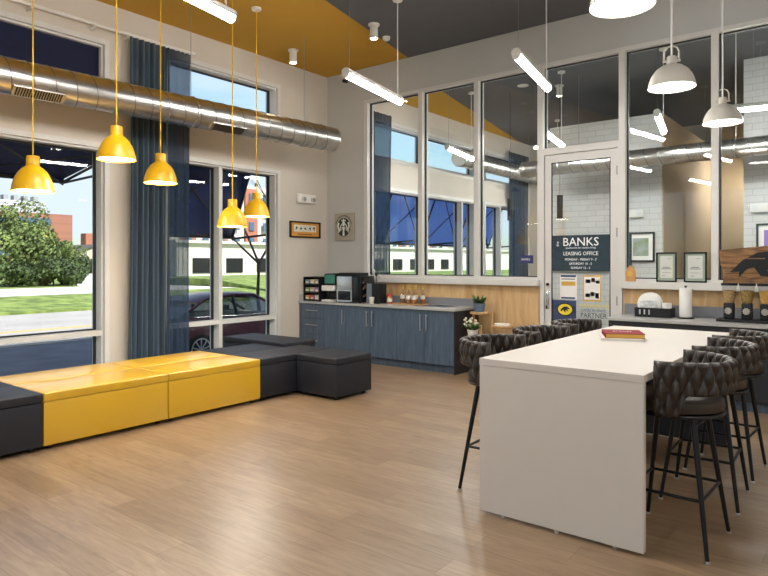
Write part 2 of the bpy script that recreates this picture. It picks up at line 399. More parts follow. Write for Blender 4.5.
def frame_x(b, x0, x1, y0, y1, z0, z1, w):      # frame in a plane of constant y
    b.box(x0, x0+w, y0, y1, z0, z1); b.box(x1-w, x1, y0, y1, z0, z1)
    b.box(x0+w, x1-w, y0, y1, z0, z0+w); b.box(x0+w, x1-w, y0, y1, z1-w, z1)
def frame_y(b, x0, x1, y0, y1, z0, z1, w):
    b.box(x0, x1, y0, y0+w, z0, z1); b.box(x0, x1, y1-w, y1, z0, z1)
    b.box(x0, x1, y0+w, y1-w, z0, z0+w); b.box(x0, x1, y0+w, y1-w, z1-w, z1)

n = 0
# facade windows
def facade(w, l, mulls, trans, lab):
    global n
    n += 1
    y0, y1 = w; z0, z1 = l; xo = XW-0.24; xi = XW-0.03
    b = MB(); frame_y(b, xo, xi, y0, y1, z0, z1, 0.055)
    frame_y(b, xi+0.0005, XW+0.012, y0-0.03, y1+0.03, z0-0.03, z1+0.03, 0.06)
    ys = [y0+0.055]+[m for m in mulls]+[y1-0.055]
    for m_ in mulls: b.box(xo, xi, m_-0.03, m_+0.03, z0+0.055, z1-0.055)
    if trans:
        e = [y0+0.055] + [q for m_ in mulls for q in (m_-0.03, m_+0.03)] + [y1-0.055]
        for a, c in zip(e[::2], e[1::2]): b.box(xo, xi, a, c, trans-0.03, trans+0.03)
    fr = struct(b.build('window_%d' % n, M['alu']), lab, 'window')
    xg = XW-0.20
    e = [y0+0.055] + [q for m_ in mulls for q in (m_-0.03, m_+0.03)] + [y1-0.055]
    ze = [z0+0.055, trans-0.03, trans+0.03, z1-0.055] if trans else [z0+0.055, z1-0.055]
    g = MB(); k = MB()
    for a, c in zip(e[::2], e[1::2]):
        for q, r_ in zip(ze[::2], ze[1::2]):
            g.box(xg-0.005, xg+0.005, a, c, q, r_)
            frame_y(k, xg+0.0055, xg+0.05, a, c, q, r_, 0.016)
    g.build('glass', M['glass'], fr); k.build('gasket', M['gasket'], fr)
facade(W1, LO, [2.2], 0.64, 'tall window with street view at the left behind the long bench')
facade(W1, UP, [2.2], None, 'shallow upper window filled by a dark navy blind above the tall left window')
facade(W2, LO, [5.59], 0.64, 'tall two-part window beside the curtain with the maroon car outside')
facade(W2, UP2, [], None, 'shallow upper window showing pale sky above the duct')
facade(W3, LO, [10.66, 12.17], 0.64, 'wide lower window of the office behind the glazed partition')
facade(W3, UP, [10.66], None, 'wide upper window of the office behind the glazed partition')
facade(W4, LO, [14.0], 0.64, 'far lower window of the office beside its back wall')
facade(W4, UP, [], None, 'far upper window of the office beside its back wall')
for (fx0, fx1, lab) in ((-6.6, -2.3, 'unseen storefront window added behind the viewer on the left to light the room'), (-1.9, 2.6, 'unseen storefront window added behind the viewer on the right to light the room')):  # unseen windows added to let daylight in from behind the viewer
    n += 1
    b = MB(); frame_x(b, fx0, fx1, YF-0.16, YF-0.06, 0.08, 3.6, 0.055); xm = (fx0+fx1)/2; b.box(xm-0.03, xm+0.03, YF-0.16, YF-0.06, 0.135, 3.545)
    fr = struct(b.build('window_%d' % n, M['alu']), lab, 'window')
    for a, c in ((fx0+0.055, xm-0.03), (xm+0.03, fx1-0.055)):
        g = MB(); g.box(a, c, YF-0.115, YF-0.105, 0.135, 3.545); g.build('glass', M['glass'], fr)
# partition glazing
def bay(x0, x1, z0, z1, lab, w0=0.04, w1=0.04):
    global n
    n += 1
    y0, y1 = YB-0.03, YB+0.13
    b = MB()
    b.box(x0, x0+w0, y0, y1, z0, z1); b.box(x1-w1, x1, y0, y1, z0, z1)
    b.box(x0+w0, x1-w1, y0, y1, z0, z0+0.03); b.box(x0+w0, x1-w1, y0, y1, z1-0.05, z1)
    fr = struct(b.build('window_%d' % n, M['alu']), lab, 'window')
    g = MB(); g.box(x0+w0, x1-w1, YB+0.075, YB+0.085, z0+0.03, z1-0.05); g.build('glass', M['pglass'], fr)
    k = MB(); frame_x(k, x0+w0, x1-w1, YB+0.04, YB+0.0745, z0+0.03, z1-0.05, 0.014); k.build('gasket', M['gasket'], fr)
bay(GX0, -5.37, ZS, ZT, 'leftmost tall pane of the office partition beside the coffee logo canvas', 0.07, 0.035)
bay(-5.37, -4.42, ZS, ZT, 'second tall pane of the office partition above the syrup bottles', 0.035, 0.035)
bay(-4.42, DX0, ZS, ZT, 'third tall pane of the office partition just left of the door', 0.035, 0.035)
bay(DX0, DX1, 2.93, ZT, 'transom pane above the glass door', 0.04, 0.04)
bay(DX1, -1.42, ZS, ZT, 'tall pane of the office partition right of the door behind the certificates', 0.035, 0.035)
bay(-1.42, GX1, ZS, ZT, 'rightmost tall pane of the office partition behind the carved wooden sign', 0.035, 0.07)

# door
dr = thing('door_1', 'white framed glass office door with opening hours lettered on it', 'door', ((DX0+DX1)/2, YB, 0), None, 'structure')
b = MB(); y0, y1 = YB-0.03, YB+0.13
b.box(DX0, DX0+0.055, y0, y1, 0, 2.93); b.box(DX1-0.055, DX1, y0, y1, 0, 2.93); b.box(DX0+0.055, DX1-0.055, y0, y1, 2.875, 2.93)
b.build('door_frame', M['alu'], dr)
lx0, lx1 = DX0+0.06, DX1-0.06
b = MB(); yl0, yl1 = YB-0.005, YB+0.04
b.box(lx0, lx0+0.085, yl0, yl1, 0.01, 2.87); b.box(lx1-0.085, lx1, yl0, yl1, 0.01, 2.87)
b.box(lx0+0.085, lx1-0.085, yl0, yl1, 0.01, 0.26); b.box(lx0+0.085, lx1-0.085, yl0, yl1, 2.77, 2.87)
lf = b.build('door_leaf', M['alu'], dr)
g = MB(); g.box(lx0+0.085, lx1-0.085, YB+0.012, YB+0.022, 0.26, 2.77); g.build('glass', M['pglass'], lf)
k = MB(); frame_x(k, lx0+0.085, lx1-0.085, YB-0.002, YB+0.0115, 0.26, 2.77, 0.012); k.build('gasket', M['gasket'], lf)
b = MB(); b.box(lx0+0.012, lx0+0.068, yl0-0.012, yl0-0.0005, 0.88, 1.12, 0.006); b.cyl((lx0+0.04, yl0-0.05, 0.93), (lx0+0.04, yl0-0.05, 1.08), 0.008); b.cyl((lx0+0.04, yl0-0.05, 0.935), (lx0+0.04, yl0-0.012, 0.935), 0.007); b.cyl((lx0+0.04, yl0-0.05, 1.075), (lx0+0.04, yl0-0.012, 1.075), 0.007)
b.build('door_handle', M['chrome'], lf, True)
b = MB(); b.cyl((lx0+0.04, yl0-0.02, 1.20), (lx0+0.04, yl0-0.0005, 1.20), 0.02); b.build('lock_cylinder', M['black'], lf, True)
for z in (0.35, 1.02, 1.85, 2.6):
    b = MB(); b.cyl((lx1+0.004, yl0-0.014, z-0.055), (lx1+0.004, yl0-0.014, z+0.055), 0.011, seg=10); b.build('hinge', M['steel_dark'], lf, True)
xc = (lx0+lx1)/2; yt = YB+0.010
def dtext(s, size, z, m, sx=1.0, dx=0, nm='lettering'): return text(nm, s, size, on_back(xc+dx, yt, z), m, lf, 0.0008, 'CENTER', sx)
dtext('BANKS', 0.150, 1.695, M['vinyl_white'], 1.0, 0.0)
text('lettering', 'the', 0.05, on_back(xc-0.285, yt, 1.72) @ Matrix.Rotation(PI/2, 4, 'Z'), M['vinyl_white'], lf, 0.0008)
dtext('apartments for student living', 0.030, 1.660, M['vinyl_white'], 1.1, 0.0)
dtext('LEASING OFFICE', 0.066, 1.575, M['vinyl_white'], 0.93)
dtext('MONDAY - FRIDAY 9 - 7', 0.042, 1.508, M['vinyl_white'], 0.9)
dtext('SATURDAY 10 - 5', 0.042, 1.455, M['vinyl_white'], 0.9)
dtext('SUNDAY 12 - 5', 0.042, 1.402, M['vinyl_white'], 0.9)
dtext('OUR HAWKEYES', 0.054, 0.925, M['vinyl_yel'], 0.95, 0.165)
dtext('LOCAL BUSINESS', 0.044, 0.872, M['vinyl_navy'], 0.95, 0.165)
dtext('PARTNER', 0.086, 0.795, M['vinyl_black'], 0.9, 0.165)
b = MB(); b.prism([(xc-0.20+0.108*math.cos(2*PI*i/32), 0.885+0.084*math.sin(2*PI*i/32)) for i in range(32)], lambda a, c, t: (a, yt-0.001-t, c), 0.001)
em = b.build('emblem', M['vinyl_black'], lf)
b = MB(); b.prism([(xc-0.20+0.094*math.cos(2*PI*i/32), 0.885+0.070*math.sin(2*PI*i/32)) for i in range(32)], lambda a, c, t: (a, yt-0.0022-t, c), 0.001)
b.build('emblem_field', M['vinyl_yel'], em)
HAWK = [(-0.95, -0.30), (-0.62, 0.18), (-0.20, 0.50), (0.30, 0.55), (0.72, 0.35), (0.95, 0.02), (0.60, 0.08), (0.34, 0.06), (0.55, -0.10), (0.62, -0.42), (0.30, -0.16), (0.05, -0.20), (0.20, -0.50), (-0.12, -0.45), (-0.30, -0.10), (-0.50, -0.16), (-0.72, -0.52), (-0.70, -0.28)]
b = MB(); b.prism([(xc-0.20+0.070*p, 0.885+0.070*q) for p, q in HAWK], lambda a, c, t: (a, yt-0.0034-t, c), 0.001); b.build('emblem_bird', M['vinyl_black'], em)
# curved blue-white swoosh sticker under the emblem
sw = [(xc-0.36+0.16*math.cos(t)*1.0, 0.82+0.20*math.sin(t)) for t in [R(a) for a in range(95, 300, 12)]]
pts = [(p, q) for p, q in sw]
b = MB(); b.box(xc-0.375, xc-0.06, yt+0.0115, yt+0.0125, 0.55, 1.0); b.build('window_sticker', M['vinyl_navy'], lf)
# flyers taped to the door
def flyer(name, x0, x1, z0, z1, lab, bars):
    t = thing(name, lab, 'flyer', ((x0+x1)/2, yt, z0))
    b = MB(); b.box(x0, x1, yt-0.0045, yt-0.0030, z0, z1); b.build('sheet', bars[0], t)
    for i, (a, c, d, e, m_) in enumerate(bars[1:]):
        b = MB(); b.box(x0+(x1-x0)*a, x0+(x1-x0)*c, yt-0.0056, yt-0.0047, z0+(z1-z0)*d, z0+(z1-z0)*e); b.build('printed_panel', m_, t)
flyer('notice_flyer', xc-0.265, xc-0.045, 1.015, 1.33, 'white notice with an orange band taped at left on the glass door',
      [M['paper'], (0.04, 0.96, 0.90, 0.98, M['vinyl_navy']), (0.08, 0.92, 0.55, 0.72, M['gold']), (0.06, 0.9, 0.02, 0.09, M['vinyl_navy']), (0.08, 0.9, 0.80, 0.84, M['inkgrey'])])
flyer('photo_flyer', xc+0.035, xc+0.262, 1.0, 1.325, 'yellow bordered flyer with small photos taped at right on the glass door',
      [M['gold'], (0.06, 0.94, 0.06, 0.94, M['paper']), (0.14, 0.42, 0.70, 0.84, M['vinyl_navy']), (0.46, 0.66, 0.74, 0.9, M['redlid']), (0.70, 0.92, 0.68, 0.80, M['bluesign']), (0.14, 0.38, 0.16, 0.30, M['bluesign']), (0.42, 0.64, 0.20, 0.36, M['inkgrey']), (0.68, 0.88, 0.12, 0.32, M['vinyl_navy'])])

# ------------------------------------------------------------------ long bench of upholstered blocks
def block(name, x0, x1, y0, y1, m_, lab, cat, grp, h=0.455, rz=0.0):
    cx, cy = (x0+x1)/2, (y0+y1)/2
    t = thing(name, lab, cat, (cx, cy, 0), grp)
    g = 0.004
    b = MB(); b.box(x0+g, x1-g, y0+g, y1-g, 0.035, h-0.0745, 0.008, 2); b.build('upholstered_base', m_, t, True)
    b = MB(); b.box(x0+g-0.001, x1-g+0.001, y0+g-0.001, y1-g+0.001, h-0.0735, h, 0.014, 3)
    b.build('seat_pad', m_, t, True)
    for sx in (x0+0.07, x1-0.07):
        for sy in (y0+0.07, y1-0.07):
            q = MB(); q.cyl((sx, sy, 0), (sx, sy, 0.036), 0.022, seg=12); q.build('foot', M['black'], t, True)
    t.rotation_euler = (0, 0, rz)
    return t
xa, xb, xc_ = -5.17, -5.72, -6.26
GY, GD = 'yellow upholstered bench blocks', 'charcoal upholstered bench blocks'
block('bench_block', xb, xa, 2.25, 3.36, M['yellow_vinyl'], 'yellow upholstered block in the front row, beside the left charcoal block', 'bench', GY)
block('bench_block', xb, xa, 3.36, 4.47, M['yellow_vinyl'], 'yellow upholstered block in the front row, beside the corner charcoal blocks', 'bench', GY)
block('bench_block', xc_, xb, 2.25, 3.36, M['yellow_vinyl'], 'yellow upholstered block in the back row at the left, nearest the street window', 'bench', GY)
block('bench_block', xc_, xb, 3.36, 4.47, M['yellow_vinyl'], 'yellow upholstered block in the back row, in front of the curtain', 'bench', GY)
block('bench_block', xb, xa, 1.14, 2.25, M['dark_fabric'], 'charcoal block cut by the left picture edge in the front row', 'bench', GD)
block('bench_block', xc_, xb, 1.14, 2.25, M['dark_fabric'], 'charcoal block cut by the left picture edge in the back row', 'bench', GD)
block('bench_block', xb, xa, 4.47, 5.58, M['dark_fabric'], 'charcoal block continuing the front row right of the yellow blocks', 'bench', GD)
block('bench_block', xc_, xb, 4.47, 5.30, M['dark_fabric'], 'charcoal block continuing the back row right of the yellow blocks', 'bench', GD)
block('bench_block', xa+0.005, -4.55, 4.98, 5.58, M['dark_fabric'], 'charcoal cube standing out towards the room at the bench corner', 'ottoman', GD)
block('bench_block', -6.95, -5.735, 5.33, 5.88, M['dark_fabric'], 'charcoal block lying crosswise behind the others under the car window', 'bench', GD, 0.49)

# ------------------------------------------------------------------ curtains
def curtain(name, x, y0, y1, z0, z1, folds, amp, lab, m_):
    b = MB(); ny = folds*10; nz = 14; G = []
    for j in range(nz+1):
        z = z0+(z1-z0)*j/nz; row = []
        f = j/nz
        for i in range(ny+1):
            t = i/ny
            yy = y0+(y1-y0)*t
            yy = (y0+y1)/2+(yy-(y0+y1)/2)*(1.0-0.10*math.sin(PI*f*0.9)) - 0.02*(1-f)
            a = amp*(0.8+0.4*math.sin(3.1*t*folds+1.7))*(1.15-0.35*f)
            xx = x+a*math.sin(2*PI*folds*t+0.5*math.sin(5*t+2*f))
            row.append(b.bm.verts.new((xx, yy, z)))
        G.append(row)
    for j in range(nz):
        for i in range(ny): b._face([G[j][i], G[j][i+1], G[j+1][i+1], G[j+1][i]])
    o = b.build(name, m_, None, True)
    s = o.modifiers.new('solid', 'SOLIDIFY'); s.thickness = 0.004
    return tag(base(o, (x, (y0+y1)/2, z0)), lab, 'curtain')
def curtain_mat(name, col, tr):
    m = mat(name, col, 0.85, var=0.15, scale=3, stretch=(8, 8, 0.4), sheen=0.2)
    nt = m.node_tree; nd = nt.nodes; ln = nt.links
    p = nd['Principled BSDF']; t = nd.new('ShaderNodeBsdfTransparent'); tl = nd.new('ShaderNodeBsdfTranslucent'); tl.inputs['Color'].default_value = (0.10, 0.16, 0.24, 1)
    m1 = nd.new('ShaderNodeMixShader'); m1.inputs[0].default_value = 0.35; m2 = nd.new('ShaderNodeMixShader'); m2.inputs[0].default_value = tr
    ln.new(p.outputs[0], m1.inputs[1]); ln.new(tl.outputs[0], m1.inputs[2]); ln.new(m1.outputs[0], m2.inputs[1]); ln.new(t.outputs[0], m2.inputs[2])
    ln.new(m2.outputs[0], nd['Material Output'].inputs['Surface'])
    return m
M['sheer'] = curtain_mat('teal_sheer', (0.035, 0.075, 0.135), 0.42)
def cloth_awning():
    m = mat('backlit_awning_cloth', (0.12, 0.22, 0.46), 0.8, var=0.1); nt = m.node_tree; nd = nt.nodes; ln = nt.links  # lighter copy of the navy cloth, its backlit look put into the colour
    tl = nd.new('ShaderNodeBsdfTranslucent'); tl.inputs['Color'].default_value = (0.40, 0.60, 0.98, 1); mx = nd.new('ShaderNodeMixShader'); mx.inputs[0].default_value = 0.7
    ln.new(nd['Principled BSDF'].outputs[0], mx.inputs[1]); ln.new(tl.outputs[0], mx.inputs[2]); ln.new(mx.outputs[0], nd['Material Output'].inputs['Surface']); return m
M['backlit_cloth'] = cloth_awning()
curtain('curtain', XW+0.11, 4.12, 4.66, 0.02, 4.238, 7, 0.034, 'floor-length dark teal curtain between the two tall windows', M['curtain'])
curtain('sheer_curtain', XW+0.11, 4.64, 5.00, 0.02, 4.238, 5, 0.028, 'see-through teal curtain edge hanging in front of the car window', M['sheer'])
curtain('curtain', XW+0.11, 8.55, 9.40, 0.02, 4.22, 9, 0.036, 'teal curtain in the office behind the leftmost partition pane', M['sheer'])
curtain('curtain', XW+0.11, 14.1, 15.3, 0.02, 4.22, 9, 0.036, 'teal curtain in the office seen through the third partition pane', M['sheer'])
t = thing('curtain_rod', 'white curtain rod on brackets above the upper left window', 'curtain rod', (XW, 2.4, 4.27))
b = MB(); b.cyl((XW+0.11, 0.3, 4.262), (XW+0.11, 5.06, 4.262), 0.021); b.build('rod', M['white'], t, True)
for y in (0.6, 2.1, 3.0, 3.7, 4.12):
    b = MB(); b.box(XW, XW+0.10, y-0.012, y+0.012, 4.215, 4.238); b.cyl((XW+0.11, y, 4.218), (XW+0.11, y, 4.262), 0.012); b.build('bracket', M['white'], t)
b = MB(); b.box(XW-0.10, XW-0.085, W1[0]+0.03, W1[1]-0.02, UP[0]+0.01, UP[1]-0.01)
o = b.build('roller_blind', M['blind']); tag(base(o, (XW-0.09, 2.2, UP[0])), 'dark navy blind filling the shallow upper left window', 'blind')

# ------------------------------------------------------------------ spiral duct
def duct(name, p0, p1, r, lab, grille=True, hang=(), cap=False, step=0.2):
    p0 = Vector(p0); p1 = Vector(p1); d = (p1-p0); L = d.length; d.normalize()
    t = thing(name, lab, 'duct', p0)
    a = Vector((0, 0, 1)); c = d.cross(a)
    b = MB(); b.cyl(p0, p1, r, seg=48); b.build('duct_pipe', M['galv'], t, True)
    k = 0; s_ = step*0.5; sm = MB(); nturn = int(L/step)
    pts = []
    for i in range(nturn*24):
        th = 2*PI*i/24; q = p0+d*(0.03+step*i/24)
        pts.append(q+(a*math.cos(th)+c*math.sin(th))*(r+0.001))
    sm.tube(pts, 0.006, 5); sm.build('spiral_seam', M['seam'], t, True)
    for s0 in (0.0, 1.0):
        q = p0+d*L*s0; f = MB(); f.cyl(q-d*0.012*(1 if s0 else -1)-d*0.012, q-d*0.012*(1 if s0 else -1)+d*0.012, r+0.006, seg=48); f.build('end_collar', M['galv'], t, True)
    if cap:
        f = MB(); f.cyl(p0-d*0.03, p0-d*0.0125, r-0.002, seg=40); f.build('end_cap', M['white'], t)
    for h in hang:
        q = p0+d*h; f = MB(); f.cyl(q+Vector((0, 0, r+0.004)), (q.x, q.y, ZC), 0.004, seg=8); f.build('hanger_rod', M['wire'], t)
        f = MB(); pts = [q+(a*math.cos(2*PI*i/40)+c*math.sin(2*PI*i/40))*(r+0.004) for i in range(40)]
        f.tube(pts, 0.008, 6, True); f.build('hanger_strap', M['galv'], t, True)
    if grille:
        for h in grille:
            q = p0+d*h; f = MB()
            ax = (a*-0.80+c*(1 if c.x > 0 else -1)*0.60).normalized(); w = d.cross(ax)
            mt = Matrix((( d.x, w.x, ax.x, q.x+ax.x*r), (d.y, w.y, ax.y, q.y+ax.y*r), (d.z, w.z, ax.z, q.z+ax.z*r), (0, 0, 0, 1)))
            f.box(-0.24, 0.24, -0.06, 0.06, -0.03, 0.016, 0.004, 1, mt)
            g = f.build('air_grille', M['galv'], t)
            e = MB()
            for i in range(18): e.box(-0.21+i*0.0235, -0.21+i*0.0235+0.012, -0.05, 0.05, 0.017, 0.021, mtx=mt)
            e.build('grille_slots', M['black'], g)
    return t
duct('spiral_duct', (-6.66, 0.2, 3.25), (-6.22, 6.72, 3.265), 0.172, 'galvanised spiral duct hanging along the window wall', (2.55, 4.7), (1.2, 4.25, 6.0))
duct('spiral_duct', (-6.62, 10.9, 3.58), (-6.62, 15.2, 3.58), 0.17, 'spiral duct in the office running along its windows', None, (1.0, 3.2), True)
duct('spiral_duct', (-4.9, 10.2, 3.10), (3.0, 10.2, 3.14), 0.135, 'spiral duct in the office crossing in front of the white tiled walls', None, (1.0, 3.3, 5.6))

# ------------------------------------------------------------------ lamps
def yellow_pendant(loc, lab, proto=None):
    x, y, z = loc; L = ZC-z
    t = thing('yellow_pendant', lab, 'pendant lamp', (x, y, z), 'yellow pendant lamps over the bench')
    c = (x, y, z)
    prof = [(0.158, 0.0), (0.163, 0.003), (0.160, 0.012), (0.154, 0.045), (0.144, 0.085), (0.128, 0.125), (0.106, 0.162), (0.080, 0.190), (0.055, 0.207), (0.050, 0.215), (0.050, 0.288), (0.046, 0.293), (0.0, 0.294)]
    inn = [(0.0, 0.195), (0.064, 0.188), (0.100, 0.156), (0.122, 0.120), (0.138, 0.080), (0.148, 0.042), (0.158, 0.0)]
    b = MB(); b.lathe(inn+prof, c, 40); b.build('lamp_shade', M['shade_yel'], t, True)
    b = MB(); b.lathe([(0, 0.012), (0.146, 0.012), (0.144, 0.03), (0, 0.03)], c, 32); b.build('light_diffuser', M['bulb'], t)
    b = MB(); b.cyl((x, y, z+0.295), (x, y, ZC-0.03), 0.0055, seg=8); b.build('cord', M['cord_yel'], t)
    b = MB(); b.lathe([(0, -0.03), (0.055, -0.03), (0.06, -0.024), (0.06, 0)], (x, y, ZC), 24); b.build('ceiling_canopy', M['white'], t, True)
for loc, lab in [((-5.48, 2.30, 2.07), 'yellow dome pendant in front of the street view, leftmost of the row'),
                 ((-5.20, 2.87, 2.375), 'yellow dome pendant hanging highest, between the street window and the curtain'),
                 ((-5.60, 3.55, 2.27), 'yellow dome pendant in front of the teal curtain'),
                 ((-5.43, 4.30, 1.865), 'yellow dome pendant hanging lowest, in front of the window mullion'),
                 ((-5.97, 5.09, 2.04), 'yellow dome pendant overlapping its lower neighbour, rightmost of the row')]:
    yellow_pendant(loc, lab)

def tube_lamp(c, rz, lab, L=1.27, z=3.40):
    t = thing('linear_pendant', lab, 'pendant lamp', (0, 0, 0), 'white linear tube pendants')
    b = MB(); b.prism([(-0.043, 0.0), (-0.043, 0.030), (-0.020, 0.055), (0.020, 0.055), (0.043, 0.030), (0.043, 0.0)], lambda a, q, s_: (a, -L/2+s_, q), L); b.build('housing', M['white'], t)
    b = MB(); b.prism([(0.037*math.cos(PI+PI*i/12), 0.045*math.sin(PI+PI*i/12)-0.001) for i in range(13)], lambda a, q, s_: (a, -L/2+0.012+s_, q), L-0.024); b.build('tube_diffuser', M['tube'], t, True)
    for s_ in (-1, 1):
        b = MB(); b.prism([(0.043*math.cos(PI+PI*i/12), 0.05*math.sin(PI+PI*i/12)) for i in range(13)]+[(0.043, 0.030), (0.020, 0.055), (-0.020, 0.055), (-0.043, 0.030)], lambda a, q, s2: (a, s_*(L/2-0.011)+(s2-0.0055)*1, q), 0.011); b.build('end_cap', M['white'], t)
    b = MB(); b.cyl((0, -L/2+0.08, 0.055), (0, -L/2+0.08, ZC-z), 0.0022, seg=6); b.build('hanging_wire', M['wire'], t)
    b = MB(); b.cyl((0, L/2-0.08, 0.055), (0, L/2-0.08, ZC-z-0.02), 0.0065, seg=8); b.build('power_cord', M['cord_white'], t)
    b = MB(); b.lathe([(0, -0.03), (0.055, -0.03), (0.06, -0.02), (0.06, 0)], (0, L/2-0.08, ZC-z), 20); b.build('ceiling_canopy', M['white'], t, True)
    t.location = (c[0], c[1], z); t.rotation_euler = (0, 0, rz)
    return t
RZ = R(10.5)
T0 = tube_lamp((-4.35, 5.39), RZ, 'white linear tube pendant hanging in front of the leftmost partition pane')
for c, lab in [((-2.73, 5.92), 'white linear tube pendant hanging in front of the glass above the door side'),
               ((-3.85, 2.52), 'white linear tube pendant at the top of the picture over the yellow ceiling'),
               ((-2.3, 2.9), 'unseen white linear tube pendant added above the open floor to light the room'),  # from here down: unseen lamps added to brighten the room
               ((-3.3, -0.6), 'unseen white linear tube pendant added behind the viewer near the left wall'),
               ((-0.6, -1.4), 'unseen white linear tube pendant added behind the viewer in the middle of the room'),
               ((1.6, 1.2), 'unseen white linear tube pendant added to the right of the viewer'),
               ((1.7, 4.6), 'unseen white linear tube pendant added over the right end of the room')]:
    dup(T0, (c[0], c[1], 3.40), RZ, lab)
OFF = [((-2.35, 9.15), 'linear tube pendant in the office, nearest behind the pane right of the door', RZ),
       ((-3.95, 9.3), 'linear tube pendant in the office behind the door transom', RZ),
       ((-0.85, 9.0), 'linear tube pendant in the office at the right picture edge', RZ+PI/2),
       ((-1.9, 14.4), 'linear tube pendant in the beige office hallway', R(4)),
       ((-5.4, 12.6), 'linear tube pendant in the office beside its spiral duct', RZ)]
OFF += [((-5.75, 9.5), 'linear tube pendant added to brighten the office behind the second partition pane', RZ), ((-5.2, 14.3), 'linear tube pendant added to brighten the office near its back wall', RZ), ((0.9, 9.2), 'linear tube pendant added to brighten the office beyond the right picture edge', RZ)]  # extra tubes added to brighten the office
for c, lab, rz in OFF: dup(T0, (c[0], c[1], 3.40), rz, lab, 'linear tube pendants in the office')

def dome(loc, lab, first=None):
    x, y, z = loc
    t = thing('dome_pendant', lab, 'pendant lamp', loc, 'white dome pendants over the island')
    c = loc
    prof = [(0.200, 0.0), (0.203, 0.003), (0.200, 0.012), (0.192, 0.05), (0.172, 0.095), (0.138, 0.138), (0.092, 0.170), (0.048, 0.186), (0.042, 0.19), (0.042, 0.245), (0.038, 0.250), (0.0, 0.251)]
    inn = [(0.0, 0.176), (0.088, 0.160), (0.132, 0.130), (0.165, 0.090), (0.186, 0.048), (0.194, 0.012), (0.200, 0.0)]
    prof = [(r_*0.885, z_) for r_, z_ in prof]; inn = [(r_*0.885, z_) for r_, z_ in inn]
    b = MB(); b.lathe(inn+prof, c, 48); b.build('lamp_shade', M['shade_white'], t, True)
    b = MB(); b.lathe([(0, 0.016), (0.168, 0.016), (0.165, 0.035), (0, 0.035)], c, 40); b.build('light_diffuser', M['bulbw'], t)
    b = MB(); b.tube([(x-0.05, y-0.02, z+0.205), (x-0.05, y-0.02, z+0.29), (x-0.037, y-0.015, z+0.32), (x, y, z+0.335), (x+0.037, y+0.015, z+0.32), (x+0.05, y+0.02, z+0.29), (x+0.05, y+0.02, z+0.205)], 0.0065, 8); b.build('yoke', M['shade_white'], t, True)
    for s_ in (-1, 1):
        b = MB(); b.cyl((x+s_*0.036, y+s_*0.014, z+0.215), (x+s_*0.060, y+s_*0.024, z+0.215), 0.011, seg=10); b.build('yoke_screw', M['shade_white'], t, True)
    b = MB(); b.cyl((x, y, z+0.252), (x, y, ZC-0.03), 0.008, seg=8); b.build('cord', M['cord_white'], t)
    b = MB(); b.lathe([(0, -0.03), (0.06, -0.03), (0.065, -0.02), (0.065, 0)], (x, y, ZC), 20); b.build('ceiling_canopy', M['white'], t, True)
dome((-1.15, 3.67, 2.95), 'white dome pendant cut by the top of the picture, nearest over the island')
dome((-1.30, 5.39, 2.885), 'white dome pendant over the far end of the island, middle of its row')
dome((-1.19, 6.86, 2.84), 'white dome pendant in front of the glazing mullion, farthest from the island')
def can(x, y, lab):
    t = thing('ceiling_spotlight', lab, 'spotlight', (x, y, ZC-0.2), 'ceiling can spotlights')
    b = MB(); b.lathe([(0.075, 0), (0.075, -0.018), (0.052, -0.02), (0.052, -0.19), (0.046, -0.19), (0.044, -0.175), (0, -0.175)], (x, y, ZC), 28); b.build('can', M['white'], t, True)
    b = MB(); b.lathe([(0, -0.186), (0.043, -0.186), (0.043, -0.178), (0, -0.178)], (x, y, ZC), 20); b.build('lens', M['spot'], t)
can(-6.73, 6.43, 'white can spotlight on the yellow ceiling near the corner')
can(-5.17, 6.38, 'white can spotlight on the charcoal ceiling beside the colour edge')
can(-4.4, 10.6, 'white can spotlight on the office ceiling')
t = thing('smoke_detector', 'small white smoke detector on the charcoal ceiling', 'smoke detector', (-5.33, 6.85, ZC-0.05))
b = MB(); b.lathe([(0, -0.05), (0.03, -0.05), (0.05, -0.035), (0.055, 0)], (-5.33, 6.85, ZC), 20); b.build('detector_body', M['white'], t, True)
t = thing('smoke_detector', 'small white smoke detector on the office ceiling seen through the third pane', 'smoke detector', (-4.6, 9.3, ZC-0.05))
b = MB(); b.lathe([(0, -0.05), (0.04, -0.05), (0.07, -0.035), (0.075, 0)], (-4.6, 9.3, ZC), 20); b.build('detector_body', M['white'], t, True)
for i, (x, y) in enumerate([(-3.9, 8.6), (-2.9, 9.5), (-2.6, 8.7), (-1.0, 9.6), (-4.9, 10.2)]):
    t = thing('recessed_downlight', 'recessed downlight in the dark office ceiling', 'downlight', (x, y, ZC-0.012), 'recessed office downlights')
    b = MB(); b.lathe([(0.0, -0.006), (0.07, -0.006), (0.075, -0.012), (0.095, -0.012), (0.095, -0.0003)], (x, y, ZC), 24); b.build('trim_ring', M['white'], t, True)

# ------------------------------------------------------------------ wall items left of the glazing
t = thing('emergency_light', 'white twin-head emergency light on the window wall above the framed print', 'emergency light', (XW, 7.22, 2.44))
b = MB(); b.box(XW, XW+0.07, 7.02, 7.42, 2.43, 2.58, 0.02, 3); b.build('housing', M['white'], t, True)
for y in (7.12, 7.33):
    b = MB(); b.cyl((XW+0.068, y, 2.50), (XW+0.105, y, 2.495), 0.038, 0.045, 20); h_ = b.build('lamp_head', M['white'], t, True)
    b = MB(); b.cyl((XW+0.106, y, 2.495), (XW+0.109, y, 2.495), 0.036, seg=20); b.build('lens', M['chrome'], h_, True)
t = thing('framed_print', 'small orange and white print in a black frame on the window wall', 'framed print', (XW, 7.2, 1.87))
y0, y1, z0, z1 = 6.88, 7.56, 1.88, 2.14
b = MB(); frame_y(b, XW, XW+0.03, y0, y1, z0, z1, 0.022); b.build('frame', M['blackgloss'], t)
b = MB(); b.box(XW+0.002, XW+0.012, y0+0.022, y1-0.022, z0+0.022, z1-0.022); b.build('mat_board', M['orange'], t)
